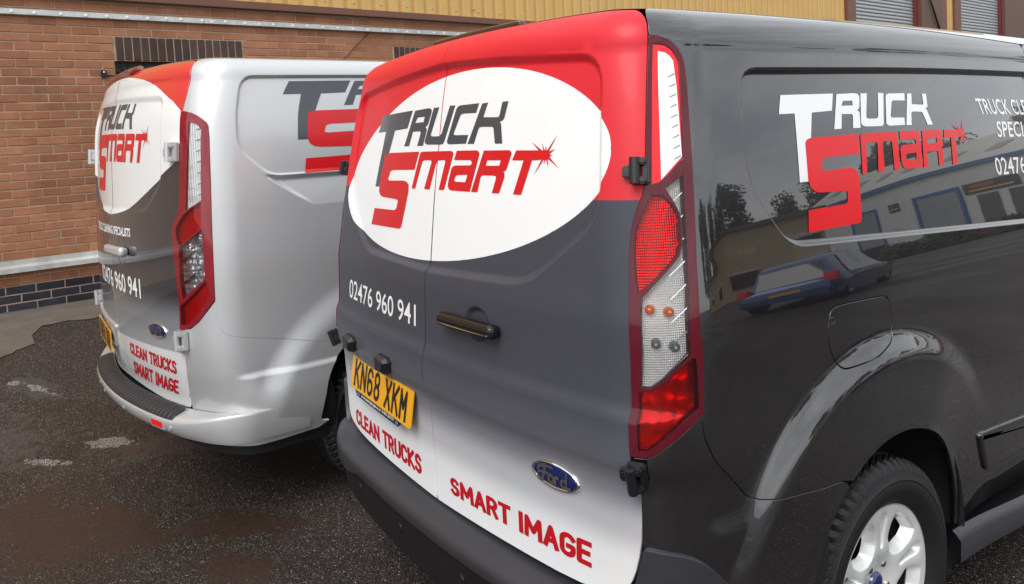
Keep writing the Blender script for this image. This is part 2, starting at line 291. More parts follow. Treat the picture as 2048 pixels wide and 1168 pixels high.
# outlines measured on the panels, (u, v) in metres
DATA = {'logo': {'T': [[[-0.4621, 1.6192], [-0.2038, 1.6211], [-0.2296, 1.5743], [-0.3317, 1.5712], [-0.4069, 1.397], [-0.4495, 1.3967], [-0.4132, 1.5708], [-0.4848, 1.5701]]], 'R': [[[-0.1855, 1.6195], [-0.0882, 1.6214], [-0.0726, 1.6196], [-0.0641, 1.6143], [-0.0644, 1.6094], [-0.0774, 1.5839], [-0.0844, 1.5775], [-0.0965, 1.573], [-0.0864, 1.5684], [-0.0871, 1.561], [-0.1012, 1.5236], [-0.1419, 1.5239], [-0.1259, 1.5588], [-0.1317, 1.5633], [-0.1837, 1.5638], [-0.2018, 1.5241], [-0.2396, 1.524]],
 [[-0.1597, 1.6003], [-0.1087, 1.6005], [-0.1138, 1.5868], [-0.1743, 1.5864]]], 'U': [[[-0.0529, 1.6203], [-0.0165, 1.6205], [-0.0549, 1.5535], [-0.0523, 1.5498], [-0.0425, 1.5475], [-0.0012, 1.5472], [0.0085, 1.5502], [0.0147, 1.555], [0.0494, 1.6212], [0.0826, 1.6203], [0.0337, 1.5315], [0.0284, 1.5272], [0.017, 1.5251], [-0.0713, 1.5263], [-0.0868, 1.5294], [-0.0919, 1.5357], [-0.0889, 1.5442]]], 'C': [[[0.1121, 1.619], [0.2143, 1.6196], [0.2025, 1.5975], [0.1329, 1.5984], [0.1223, 1.5969], [0.1159, 1.5926], [0.0866, 1.5524], [0.088, 1.5492], [0.0934, 1.5475], [0.1682, 1.5462], [0.1591, 1.5248], [0.0657, 1.5245], [0.0538, 1.5274], [0.0504, 1.5328], [0.053, 1.5394], [0.0901, 1.6106], [0.0985, 1.6165]]], 'K': [[[0.2305, 1.6182], [0.2602, 1.619], [0.2404, 1.5859], [0.3082, 1.5836], [0.3153, 1.5845], [0.3186, 1.5879], [0.3297, 1.6178], [0.3575, 1.6181], [0.3423, 1.5815], [0.337, 1.5759], [0.3214, 1.572], [0.3264, 1.5695], [0.3285, 1.5659], [0.3377, 1.5212], [0.3035, 1.5219], [0.2939, 1.558], [0.2911, 1.5611], [0.2842, 1.5622], [0.2336, 1.5637], [0.224, 1.5622], [0.2193, 1.5584], [0.201, 1.5233], [0.1674, 1.5239]]], 'S': [[[-0.339, 1.5058], [-0.1221, 1.5076], [-0.1423, 1.4544], [-0.305, 1.4523], [-0.3206, 1.4502], [-0.3299, 1.4448], [-0.3403, 1.4242], [-0.3368, 1.4202], [-0.3253, 1.4184], [-0.2142, 1.4206], [-0.1892, 1.4172], [-0.1741, 1.409], [-0.1705, 1.3885], [-0.2019, 1.2859], [-0.2072, 1.2777], [-0.2189, 1.273], [-0.4541, 1.2716], [-0.4363, 1.3258], [-0.2688, 1.3274], [-0.2562, 1.3305], [-0.2502, 1.3363], [-0.2439, 1.3553], [-0.2468, 1.3599], [-0.2574, 1.3619], [-0.3713, 1.3652], [-0.3934, 1.3698], [-0.4082, 1.381], [-0.412, 1.4019], [-0.3922, 1.4938], [-0.3832, 1.5012], [-0.3671, 1.5048]]], 'm': [[[-0.1143, 1.502], [-0.109, 1.5056], [-0.0971, 1.5073], [0.08, 1.5073], [0.09, 1.5048], [0.0947, 1.4991], [0.0924, 1.491], [0.0569, 1.3993], [0.0255, 1.3985], [0.0518, 1.477], [0.0489, 1.481], [0.0418, 1.4821], [0.0101, 1.4815], [0.0003, 1.479], [-0.0033, 1.4735], [-0.0303, 1.3981], [-0.065, 1.3991], [-0.0322, 1.4761], [-0.0347, 1.4806], [-0.0417, 1.4821], [-0.0823, 1.4822], [-0.0905, 1.4803], [-0.0945, 1.4751], [-0.1253, 1.3987], [-0.1496, 1.3984]]], 'a': [[[0.1128, 1.5072], [0.215, 1.5068], [0.2269, 1.5043], [0.2327, 1.4989], [0.231, 1.4915], [0.1952, 1.3975], [0.0969, 1.3988], [0.0836, 1.402], [0.0765, 1.4114], [0.0778, 1.4221], [0.0899, 1.4575], [0.0961, 1.4639], [0.1099, 1.4671], [0.1893, 1.4674], [0.1955, 1.4697], [0.1968, 1.4755], [0.193, 1.4796], [0.1835, 1.4814], [0.1011, 1.4822]],
 [[0.1249, 1.4413], [0.1791, 1.4424], [0.1695, 1.4225], [0.1176, 1.4231], [0.1117, 1.4258], [0.1104, 1.4296], [0.1168, 1.4391]]], 'R2': [[[0.2533, 1.5055], [0.3673, 1.505], [0.3764, 1.5033], [0.3805, 1.4988], [0.3802, 1.4947], [0.3631, 1.4597], [0.3579, 1.4543], [0.348, 1.4514], [0.3533, 1.4476], [0.3534, 1.4373], [0.3318, 1.3969], [0.3004, 1.3968], [0.3168, 1.4347], [0.3153, 1.4396], [0.3082, 1.4411], [0.2556, 1.4417], [0.2484, 1.44], [0.2444, 1.4363], [0.2331, 1.3977], [0.2016, 1.3973]],
 [[0.2726, 1.4805], [0.3352, 1.4801], [0.3288, 1.4662], [0.2667, 1.4663]]], 'T2': [[[0.4004, 1.5039], [0.5309, 1.5016], [0.5334, 1.4926], [0.5264, 1.4806], [0.4653, 1.4787], [0.4247, 1.3954], [0.3919, 1.3958], [0.4319, 1.479], [0.3839, 1.4797]]], 'star': [[[0.4637, 1.5224], [0.5097, 1.4991], [0.5025, 1.5194], [0.5156, 1.5003], [0.5187, 1.5131], [0.5216, 1.4999], [0.5613, 1.5373], [0.5276, 1.4976], [0.553, 1.5048], [0.5317, 1.493], [0.5419, 1.4888], [0.5305, 1.487], [0.5668, 1.4589], [0.5245, 1.4832], [0.528, 1.4611], [0.5179, 1.4822], [0.5108, 1.4681], [0.5126, 1.4829], [0.4722, 1.4429], [0.5069, 1.4854], [0.49, 1.484], [0.5033, 1.493]]]}, 'logo_dside': [0.9174, -0.2271, 2.0019, -0.0049, 0.9547, 0.0575], 'logo_sside': [1.2811, -0.3153, 2.342, 0.007, 1.1834, -0.0783], 'logo_srear': [0.9511, 0.0279, -0.019, -0.0165, 1.1857, -0.1425], 'ell_pts_s': [[0.2834, 1.8863], [0.4239, 1.8656], [0.5595, 1.8287], [0.7043, 1.7691], [0.784, 1.7146], [0.7331, 1.495], [0.504, 1.3877], [0.2949, 1.3054], [0.0331, 1.2606]], 'ell_d': [0.0216, 1.4494, 0.727, 0.2491, 0.085], 'd_light': [[0.856, 1.7368], [0.8462, 1.6198], [0.8353, 1.495], [0.8286, 1.4151], [0.8162, 1.3897], [0.8059, 1.3693], [0.7907, 1.3314], [0.7845, 1.2904], [0.7776, 1.2056], [0.7714, 1.0664], [0.7801, 0.8676], [0.824, 0.8658], [0.8702, 0.8939], [0.9053, 0.9169], [0.9372, 0.9456], [0.9346, 0.9584], [0.9316, 1.1145], [0.9301, 1.1994], [0.9377, 1.4369], [0.9391, 1.5647], [0.939, 1.668], [0.9291, 1.7011], [0.9098, 1.7231], [0.8832, 1.7348]], 'd_split': [[0.8249, 1.4132], [0.8613, 1.4127], [0.8735, 1.4224], [0.9105, 1.4539], [0.9417, 1.4565]], 'd_up_red': [[0.8634, 1.7201], [0.889, 1.7188], [0.909, 1.7078], [0.9212, 1.689], [0.9263, 1.6736], [0.9186, 1.4696], [0.8656, 1.4238], [0.8419, 1.4197]], 'd_up_white': [[0.8762, 1.7025], [0.899, 1.6979], [0.9157, 1.6759], [0.9167, 1.475], [0.8659, 1.429]], 'd_low_red': [[0.8405, 1.3992], [0.8695, 1.3978], [0.8886, 1.3761], [0.8979, 1.3632], [0.9038, 1.3371], [0.8999, 1.2823], [0.8731, 1.2538], [0.7962, 1.1981], [0.7916, 1.2466], [0.7959, 1.3181], [0.8088, 1.3487]], 'd_low_clear': [[0.8727, 1.411], [0.9173, 1.4388], [0.9119, 1.2215], [0.9066, 1.0695], [0.8258, 1.0051], [0.7936, 1.0048], [0.8016, 1.1891], [0.8727, 1.2488], [0.9019, 1.2791], [0.9061, 1.3369], [0.9003, 1.3651]], 'd_low_red2': [[0.7901, 0.9994], [0.8292, 1.001], [0.9097, 1.065], [0.9185, 1.0628], [0.9243, 0.9602], [0.8701, 0.9154], [0.8243, 0.8814], [0.7991, 0.88]], 'd_bulbs': [[0.8213, 1.1663], [0.8674, 1.1601], [0.8323, 1.0956], [0.8766, 1.0877], [0.8059, 1.0468]], 'd_qseam': [[0.9384, 0.9454], [0.9451, 0.9087], [0.9496, 0.8879], [0.9582, 0.8689], [0.9875, 0.7915], [1.0234, 0.7434], [1.045, 0.7282], [1.0983, 0.7206], [1.1797, 0.7101], [1.256, 0.6981], [1.3251, 0.6948]], 'd_bump_line': [[0.7825, 0.6614], [0.8269, 0.6577], [0.8833, 0.6475], [0.9145, 0.6283], [0.94, 0.5981], [0.9561, 0.5729]], 'd_doorbot_r': [[0.0032, 0.5052], [0.1891, 0.5109], [0.3769, 0.5137], [0.6069, 0.5168]], 'd_doorbot_l': [[-0.6645, 0.5395], [-0.5438, 0.5056], [-0.3569, 0.4936], [-0.1355, 0.5011], [-0.0139, 0.5095]], 'd_dooredge': [[0.7865, 0.8009], [0.7806, 0.6754], [0.7825, 0.6614], [0.759, 0.5766]], 'd_fuel': [[1.3427, 1.0801], [1.3534, 1.09], [1.3857, 1.0946], [1.5626, 1.0868], [1.5849, 1.0806], [1.5976, 1.0658], [1.6027, 0.9891], [1.5842, 0.9714], [1.5492, 0.9598], [1.5055, 0.9482], [1.4062, 0.9437], [1.3837, 0.9461], [1.3609, 0.9635], [1.3359, 1.0082], [1.3349, 1.0496]], 'd_fuelnotch': [[1.3414, 1.0626]], 'd_sill': [[1.8876, 0.3554], [2.4673, 0.3121]], 'd_mould': [[2.1027, 0.5935], [2.3699, 0.5756]], 'd_logo_txt': [[2.2485, 1.5882], [2.2711, 1.5347], [2.372, 1.5092], [2.3719, 1.4568], [2.3209, 1.3919], [2.3273, 1.3365]], 'd_phone': [[-0.6124, 1.0029], [-0.0563, 1.0013], [-0.6029, 1.0695], [-0.0542, 1.0657]], 'd_clean': [[-0.6464, 0.5396], [-0.0916, 0.5473], [-0.6369, 0.5952], [-0.0824, 0.6068]], 'd_smart': [[0.0852, 0.5537], [0.64, 0.5695], [0.0832, 0.602], [0.6429, 0.6277]], 'd_plate': [[-0.5332, 0.8233], [-0.0601, 0.8049], [-0.1239, 0.6735], [-0.6505, 0.6752]], 'd_badge': [[0.4602, 0.746], [0.6166, 0.7578], [0.5182, 0.7797], [0.5602, 0.7208], [0.5423, 0.7509]], 'd_handle': [[0.1156, 1.0568], [0.3709, 1.0606], [0.21, 1.102], [0.3188, 1.0192], [0.2363, 1.0529]], 'd_hinges': [[0.7868, 1.4476], [0.8295, 1.4462], [0.7973, 1.4755], [0.7974, 1.4181], [0.7556, 0.8257], [0.7997, 0.8351], [0.7811, 0.8635], [0.7627, 0.7968]], 'd_redline': [[0.6849, 1.3924], [0.8172, 1.3866]], 's_light': [[0.7935, 1.7114], [0.8688, 1.6979], [0.9377, 1.6643], [0.9562, 1.6385], [0.9487, 1.4713], [0.9354, 1.2348], [0.929, 0.9311], [0.7892, 0.8096], [0.7037, 0.7957], [0.7088, 0.8989], [0.7021, 0.99], [0.692, 1.1527], [0.6932, 1.2332], [0.7209, 1.2636], [0.7424, 1.2912], [0.7779, 1.5722]], 's_white': [[0.8389, 1.6678], [0.8881, 1.6576], [0.9136, 1.6317], [0.8858, 1.3404], [0.7845, 1.2979]], 's_mid': [[0.7841, 1.2938], [0.8853, 1.3342], [0.8771, 1.2299], [0.732, 1.1505], [0.7113, 1.1959], [0.7216, 1.2383]], 's_clear': [[0.7282, 1.144], [0.8781, 1.2237], [0.8805, 1.0223], [0.7327, 0.9226], [0.722, 1.0065]], 's_low': [[0.7146, 0.8952], [0.8857, 1.012], [0.9043, 0.95], [0.7745, 0.8251], [0.7142, 0.8142]], 's_qseam': [[0.9282, 0.9228], [0.9387, 0.8417], [0.9559, 0.8018], [0.9951, 0.7787], [1.4739, 0.6634]], 's_dooredge': [[0.7187, 0.7098], [0.7086, 0.5819], [0.6668, 0.4328]], 's_doorbot': [[0.6654, 0.4257], [0.5125, 0.4247], [0.2135, 0.447], [0.0172, 0.454], [-0.2415, 0.4696]], 's_crease': [[0.4972, 0.3607], [0.6516, 0.3935], [0.9728, 0.4504], [1.2781, 0.4573]], 's_phone': [[-0.2933, 0.9125], [0.3736, 0.8916], [-0.3071, 0.9956], [0.3725, 0.9837]], 's_tcs': [[-0.3622, 1.1684], [0.288, 1.1668], [-0.3716, 1.2097], [0.2933, 1.2074]], 's_clean': [[0.1643, 0.609], [0.6356, 0.5852], [0.1812, 0.6662], [0.6491, 0.6475]], 's_smart': [[0.1135, 0.4991], [0.5846, 0.4834], [0.172, 0.5745], [0.6282, 0.555]], 's_badge': [[0.4397, 0.759], [0.6, 0.7636], [0.5027, 0.7982], [0.5467, 0.737], [0.5221, 0.7672]], 's_handle': [[0.0038, 1.1073], [0.2612, 1.0883]], 's_hinges': [[0.6775, 1.5444], [0.7749, 1.5411], [0.7267, 1.5867], [0.7189, 1.501], [0.6585, 0.7467], [0.7566, 0.7598], [0.7161, 0.7974], [0.7061, 0.7078]]}
# ---------------------------------------------------------------- panel tools
def even_odd(px, py, loops):
    ins = np.zeros(px.shape, bool)
    for poly in loops:
        poly = np.asarray(poly, float)
        for (ax, ay), (bx, by) in zip(poly, np.roll(poly, -1, 0)):
            c = (ay > py) != (by > py)
            with np.errstate(divide='ignore', invalid='ignore'): ins ^= c & (px < (bx-ax)*(py-ay)/(by-ay)+ax)
    return ins
def resample(poly, h):
    poly = np.asarray(poly, float); out = []
    for a, b in zip(poly, np.roll(poly, -1, 0)):
        n = max(1, int(math.ceil(np.linalg.norm(b-a)/h)))
        for k in range(n): out.append(a+(b-a)*k/n)
    return np.array(out)
def smooth_loop(poly, it=2, corner=50):
    """Chaikin, keeping corners sharper than `corner` degrees"""
    p = [np.array(q, float) for q in poly]
    for _ in range(it):
        out = []
        for i in range(len(p)):
            a, b, c = p[i-1], p[i], p[(i+1) % len(p)]; d1 = b-a; d2 = c-b
            ang = abs(math.degrees(math.atan2(d1[0]*d2[1]-d1[1]*d2[0], float(d1@d2)+1e-12)))
            if ang > corner: out.append(b)
            else: out += [b+(a-b)*.25, b+(c-b)*.25]
        p = out
    return np.array(p)
def triangulate(loops, pts=None, union=False):
    V = []; E = []
    for lp in loops:
        s = len(V); V += [Vector((float(x), float(y))) for x, y in lp]; n = len(lp); E += [(s+i, s+(i+1) % n) for i in range(n)]
    nb = len(V)
    if pts is not None and len(pts): V += [Vector((float(x), float(y))) for x, y in pts]
    r = delaunay_2d_cdt(V, E, [], 0, 1e-7); P = np.array([(v.x, v.y) for v in r[0]]); T = np.array([f for f in r[2]], int)
    c = P[T].mean(1)
    if union:
        k = np.zeros(len(c), bool)
        for lp in loops: k |= even_odd(c[:, 0], c[:, 1], [lp])
    else: k = even_odd(c[:, 0], c[:, 1], loops)
    T = T[k]; used = np.unique(T); idx = np.full(len(P), -1); idx[used] = np.arange(len(used))
    return P[used], idx[T]
def fill_pts(loops, g, extra=None, feats=()):
    allp = np.concatenate([np.asarray(l) for l in loops]); lo = allp.min(0); hi = allp.max(0)
    xs = np.arange(lo[0]+g*.5, hi[0], g); ys = np.arange(lo[1]+g*.5, hi[1], g)
    if len(xs) == 0 or len(ys) == 0: return np.zeros((0, 2))
    gx, gy = np.meshgrid(xs, ys); p = np.stack([gx.ravel(), gy.ravel()], 1)
    for poly, ds in feats:                                  # grid points give way to the rows that follow a pressed edge
        d_ = sd_poly(p[:, 0], p[:, 1], poly); p = p[(d_ < min(ds)-.007) | (d_ > max(ds)+.007)]
    for poly, ds in feats: p = np.concatenate([p, rings_of(poly, ds, .010)])
    if extra is not None and len(extra):
        p = np.concatenate([p, extra])
    ins = even_odd(p[:, 0], p[:, 1], loops); p = p[ins]
    d = np.full(len(p), 1e9)
    for l in loops: d = np.minimum(d, np.abs(sd_poly(p[:, 0], p[:, 1], l)))
    return p[d > min(g*.22, .003)]
def rings_of(poly, ds, h=.012):
    out = []; p = resample(poly, h); nx = np.roll(p, -1, 0)-np.roll(p, 1, 0); nx /= np.linalg.norm(nx, axis=1, keepdims=True)+1e-9
    n = np.stack([nx[:, 1], -nx[:, 0]], 1)
    if sd_poly((p+n*.002)[:1, 0], (p+n*.002)[:1, 1], poly)[0] < 0: n = -n
    for d in ds: out.append(p+n*d)
    return np.concatenate(out)
def patch(name, van, loops, m, parent, off=0., g=.03, h=.015, lip=0., extra=None, rim=.0012, feats=()):
    """a panel cut from the van skin along closed (u, v) loops; `lip` folds its edge inwards"""
    loops = [resample(l, h) for l in loops]; P, T = triangulate(loops, fill_pts(loops, g, extra, feats))
    u, v = P[:, 0], P[:, 1]; X = van.F(u, v, np.full(len(u), off)); Nn = van.N(u, v)
    a = X[T[:, 1]]-X[T[:, 0]]; b = X[T[:, 2]]-X[T[:, 0]]; fl = (np.cross(a, b)*Nn[T[:, 0]]).sum(1) < 0
    T[fl] = T[fl][:, ::-1]
    V = [tuple(x) for x in X]; Fc = [tuple(int(i) for i in t) for t in T]; NV = [tuple(n) for n in Nn]; UV = [tuple(p) for p in P]; nt = len(Fc)
    if lip:
        ec = {}
        for t in Fc:
            for i in range(3):
                e_ = (t[i], t[(i+1) % 3]); ec[e_] = 1
        bd = [e_ for e_ in ec if (e_[1], e_[0]) not in ec]; mp = {}
        nxt = {a_: b_ for a_, b_ in bd}; prv = {b_: a_ for a_, b_ in bd}
        for i in nxt:
            # rolled edge: outward in-plane direction
            p0, p1 = X[prv.get(i, i)], X[nxt[i]]; t_ = p1-p0; t_ = t_/(np.linalg.norm(t_)+1e-9); o_ = np.cross(t_, Nn[i])
            mp[i] = len(V); n2 = Nn[i]*.35+o_*.94; n2 /= np.linalg.norm(n2)
            V += [tuple(X[i]+o_*rim-Nn[i]*rim*1.2), tuple(X[i]+o_*rim-Nn[i]*lip)]; NV += [tuple(n2), tuple(o_)]; UV += [UV[i], UV[i]]
        for a_, b_ in bd:
            Fc += [(b_, a_, mp[a_], mp[b_]), (mp[b_], mp[a_], mp[a_]+1, mp[b_]+1)]
    me = bpy.data.meshes.new(name); me.from_pydata(V, [], Fc); me.shade_smooth()
    uvl = me.uv_layers.new(name='panel'); vi = np.empty(len(me.loops), int); me.loops.foreach_get('vertex_index', vi)
    uvl.data.foreach_set('uv', np.array(UV, float)[vi].ravel()); me.update()
    me.normals_split_custom_set_from_vertices(NV)
    return link(name, me, m, parent)
def inset(poly, d):
    p = np.asarray(poly, float); e0 = p-np.roll(p, 1, 0); e1 = np.roll(p, -1, 0)-p
    e0 = e0/(np.linalg.norm(e0, axis=1, keepdims=True)+1e-9); e1 = e1/(np.linalg.norm(e1, axis=1, keepdims=True)+1e-9)
    A = .5*np.sum(p[:, 0]*np.roll(p[:, 1], -1)-np.roll(p[:, 0], -1)*p[:, 1]); s = 1 if A > 0 else -1
    n = np.stack([-(e0+e1)[:, 1], (e0+e1)[:, 0]], 1)*s; n /= np.linalg.norm(n, axis=1, keepdims=True)+1e-9
    return p+n*d
def pad(name, van, poly, profile, m, parent, smooth=True):
    """raised pad on the skin: rows of (inset, height) from the foot to the top"""
    poly = resample(poly, .008); rows = [(inset(poly, i_), h_) for i_, h_ in profile]; n = len(poly); V = []; Fc = []
    for p, h_ in rows: V += list(van.F(p[:, 0], p[:, 1], np.full(n, h_)))
    A = .5*np.sum(poly[:, 0]*np.roll(poly[:, 1], -1)-np.roll(poly[:, 0], -1)*poly[:, 1]); ccw = A > 0
    for k in range(len(rows)-1):
        for i in range(n):
            q = (k*n+i, k*n+(i+1) % n, (k+1)*n+(i+1) % n, (k+1)*n+i); Fc.append(q if ccw else q[::-1])
    top = tuple((len(rows)-1)*n+i for i in range(n)); Fc.append(top if ccw else top[::-1])
    me = mesh_from(name, V, Fc, smooth)
    o = link(name, me, m, parent)
    if smooth: me.set_sharp_from_angle(angle=math.radians(50))
    return o
def frame_at(van, u, v, off=0.):
    """matrix: x along u, y up the skin, z outwards"""
    u_, v_ = np.array([u]), np.array([v]); p = van.F(u_, v_, np.array([off]))[0]; n = van.N(u_, v_)[0]; a = (van.F(u_+.01, v_)-van.F(u_-.01, v_))[0]; a = a-n*(a@n); a /= np.linalg.norm(a); b = np.cross(n, a)
    return Matrix(((a[0], b[0], n[0], p[0]), (a[1], b[1], n[1], p[1]), (a[2], b[2], n[2], p[2]), (0, 0, 0, 1)))
_txt = {}
def text_mesh(body, bold=0., spacing=1.):
    cu = bpy.data.curves.new('t', 'FONT'); cu.body = body; cu.offset = bold; cu.space_character = spacing; cu.resolution_u = 4
    o = bpy.data.objects.new('t', cu); C.objects.link(o); dg = bpy.context.evaluated_depsgraph_get(); me = o.evaluated_get(dg).to_mesh()
    V = np.array([v.co[:2] for v in me.vertices]); Fc = [tuple(p.vertices) for p in me.polygons]; o.evaluated_get(dg).to_mesh_clear()
    bpy.data.objects.remove(o); bpy.data.curves.remove(cu)
    lo, hi = V.min(0), V.max(0); return (V-lo)/(hi-lo), Fc
def lettering(name, van, body, quad, m, parent, bold=0., off=.0009, spacing=1.):
    """text stretched to a (u, v) quad: bottom left, bottom right, top left, top right"""
    V, Fc = text_mesh(body, bold, spacing); q = np.array(quad, float); s, t = V[:, :1], V[:, 1:]
    uv = (1-s)*(1-t)*q[0]+s*(1-t)*q[1]+(1-s)*t*q[2]+s*t*q[3]
    X = van.F(uv[:, 0], uv[:, 1], np.full(len(uv), off)); return words(name, X, Fc, V[:, 0], body, m, parent)
def words(name, X, Fc, xs, body, m, parent):
    """one object per word, cut at the widest gaps"""
    n = body.count(' '); cuts = []
    if n:
        iv = sorted((min(xs[i] for i in f), max(xs[i] for i in f)) for f in Fc); gaps = []; hi = iv[0][1]
        for a, b in iv[1:]:
            if a > hi: gaps.append((a-hi, (a+hi)/2))
            hi = max(hi, b)
        cuts = sorted(c for _, c in sorted(gaps)[-n:])
    o = None
    for k in range(n+1):
        lo = cuts[k-1] if k else -9; hi = cuts[k] if k < n else 99; fs = [f for f in Fc if lo < xs[f[0]] < hi]; used = sorted({i for f in fs for i in f}); mp = {i: j for j, i in enumerate(used)}
        if used: o = link(name, mesh_from(name, [X[i] for i in used], [tuple(mp[i] for i in f) for f in fs]), m, parent)
    return o
def logo(name, van, keys, aff, m, parent, off=.0009, clip=None, flip=1):
    me_V = []; me_F = []
    kd = lambda p: np.stack([p[:, 0]*DARK.W(p[:, 1])/DARK.W(.8), p[:, 1]], 1)
    for k in keys:
        lps = []
        for lp in DATA['logo'][k]:
            p = np.array(lp)
            if aff: a = aff; p = kd(p); p = np.stack([a[0]*p[:, 0]+a[1]*p[:, 1]+a[2], a[3]*p[:, 0]+a[4]*p[:, 1]+a[5]], 1)
            lps.append(resample(p, .02))
        P, T = triangulate(lps, fill_pts(lps, .03)); X = van.F(P[:, 0], P[:, 1], np.full(len(P), off)); b = len(me_V); me_V += list(X); me_F += [tuple(t+b) for t in T]
    return link(name, mesh_from(name, me_V, me_F), m, parent)
def strokes(segs, w, n=6, square=False):
    """thick round-ended strokes as loops for a union"""
    loops = []
    for pl in segs:
        pl = [np.array(p, float) for p in pl]
        for i_, (a, b) in enumerate(zip(pl[:-1], pl[1:])):
            d = b-a; L_ = np.linalg.norm(d); d = d/(L_+1e-9); t0 = math.atan2(d[1], d[0]); lp = []
            nn = np.array([-d[1], d[0]])*w; flat_e = square and i_ == len(pl)-2 and np.linalg.norm(pl[-1]-pl[0]) > 1e-6; flat_s = square and i_ == 0 and np.linalg.norm(pl[-1]-pl[0]) > 1e-6
            if flat_e: lp += [b+d*w-nn, b+d*w+nn]
            else:
                for k in range(n+1): t = t0-math.pi/2+math.pi*k/n; lp.append(b+w*np.array([math.cos(t), math.sin(t)]))
            if flat_s: lp += [a-d*w+nn, a-d*w-nn]
            else:
                for k in range(n+1): t = t0+math.pi/2+math.pi*k/n; lp.append(a+w*np.array([math.cos(t), math.sin(t)]))
            loops.append(np.array(lp))
    return loops
def arc(cx, cy, rx, ry, a0, a1, n=8): return [(cx+rx*math.cos(math.radians(a0+(a1-a0)*k/n)), cy+ry*math.sin(math.radians(a0+(a1-a0)*k/n))) for k in range(n+1)]
def ellipse(cx, cy, a, b, rot=0., n=64, t0=0, t1=2*math.pi):
    t = np.linspace(t0, t1, n, endpoint=False); c, s = math.cos(rot), math.sin(rot)
    x, y = a*np.cos(t), b*np.sin(t); return np.stack([cx+x*c-y*s, cy+x*s+y*c], 1)
def clip_u(poly, umin=None, umax=None):
    p = resample(poly, .006); out = []
    if umin is not None: p = p.copy(); p[:, 0] = np.maximum(p[:, 0], umin)
    if umax is not None: p = p.copy(); p[:, 0] = np.minimum(p[:, 0], umax)
    for q in p:
        if not out or np.linalg.norm(q-out[-1]) > 1e-5: out.append(q)
    return np.array(out)
def mfeat(fs, sg): return [(p if sg > 0 else mir(p), d) for p, d in fs]
def mir(p): p = np.asarray(p, float).copy(); p[:, 0] *= -1; return p[::-1]

_A = arc
BOLD = {  # rounded bold capitals, height 1, (advance, strokes)
 'C': (.60, [_A(.30, .70, .21, .21, 15, 180, 6)+_A(.30, .30, .21, .21, 180, 345, 6)]), 'L': (.52, [[(.09, .91), (.09, .09), (.45, .09)]]), 'E': (.56, [[(.47, .91), (.09, .91), (.09, .09), (.47, .09)], [(.09, .51), (.42, .51)]]),
 'A': (.66, [[(.09, .09), (.33, .91), (.57, .09)], [(.18, .33), (.48, .33)]]), 'N': (.68, [[(.09, .09), (.09, .91), (.59, .09), (.59, .91)]]), 'T': (.60, [[(.08, .91), (.52, .91)], [(.30, .91), (.30, .09)]]),
 'R': (.62, [[(.09, .09), (.09, .91), (.30, .91)]+_A(.30, .69, .20, .22, 90, -90, 7)+[(.09, .47)], [(.32, .47), (.52, .09)]]), 'U': (.64, [[(.09, .91), (.09, .32)]+_A(.32, .30, .23, .21, 180, 360, 7)+[(.55, .91)]]),
 'K': (.62, [[(.09, .09), (.09, .91)], [(.52, .91), (.12, .47), (.55, .09)]]), 'S': (.58, [_A(.29, .70, .19, .20, 25, 270, 7)+_A(.29, .29, .20, .21, 90, -155, 7)]), 'M': (.82, [[(.09, .09), (.12, .91), (.41, .32), (.70, .91), (.73, .09)]]),
 'I': (.22, [[(.11, .09), (.11, .91)]]), 'G': (.64, [_A(.32, .70, .23, .21, 25, 180, 6)+_A(.32, .30, .23, .21, 180, 360, 7)+[(.55, .46), (.36, .46)]]), ' ': (.30, [])}
def slogan(van, body, quad, parent, off):
    tw_ = sum(BOLD[c][0]+.06 for c in body)-.06; q = np.array(quad, float); V = []; Fc = []; xs_ = []; x = 0.; ad = .095*np.linalg.norm(q[2]-q[0])
    for ch in body:
        w_, st_ = BOLD[ch]
        if st_:
            lps = strokes([[(x+a_, b_) for a_, b_ in s_] for s_ in st_], .105, 3, True); P, T = triangulate(lps, None, True); s, t = P[:, :1]/tw_, P[:, 1:]
            uv = (1-s)*(1-t)*q[0]+s*(1-t)*q[1]+(1-s)*t*q[2]+s*t*q[3]; b_ = len(V); xs_ += list(P[:, 0]); V += list(van.F(uv[:, 0], uv[:, 1], np.full(len(uv), off))); Fc += [tuple(i+b_ for i in f_) for f_ in T]
        x += w_+.06
    return words('slogan_word', V, Fc, xs_, body, M['red_text'], parent)

M['red_vinyl_side'] = mat('red_side_vinyl', (.72, .004, .010), .18, coat=.0, spec=.4, amt=.05)
M['trim_gloss'] = mat('satin_black_trim', (.014, .013, .015), .22, coat=.4, amt=.15)
M['handle_cup'] = mat('handle_cup_vinyl', (.04, .04, .05), .4)
M['reflector_white'] = None
M['lamp_frame_red'] = mat('red_lamp_housing', (.24, .006, .014), .08, coat=.5, amt=.25)
M['step_black'] = mat('black_step_plastic', (.020, .019, .022), .42, amt=.2, bump=.1, bscale=300)

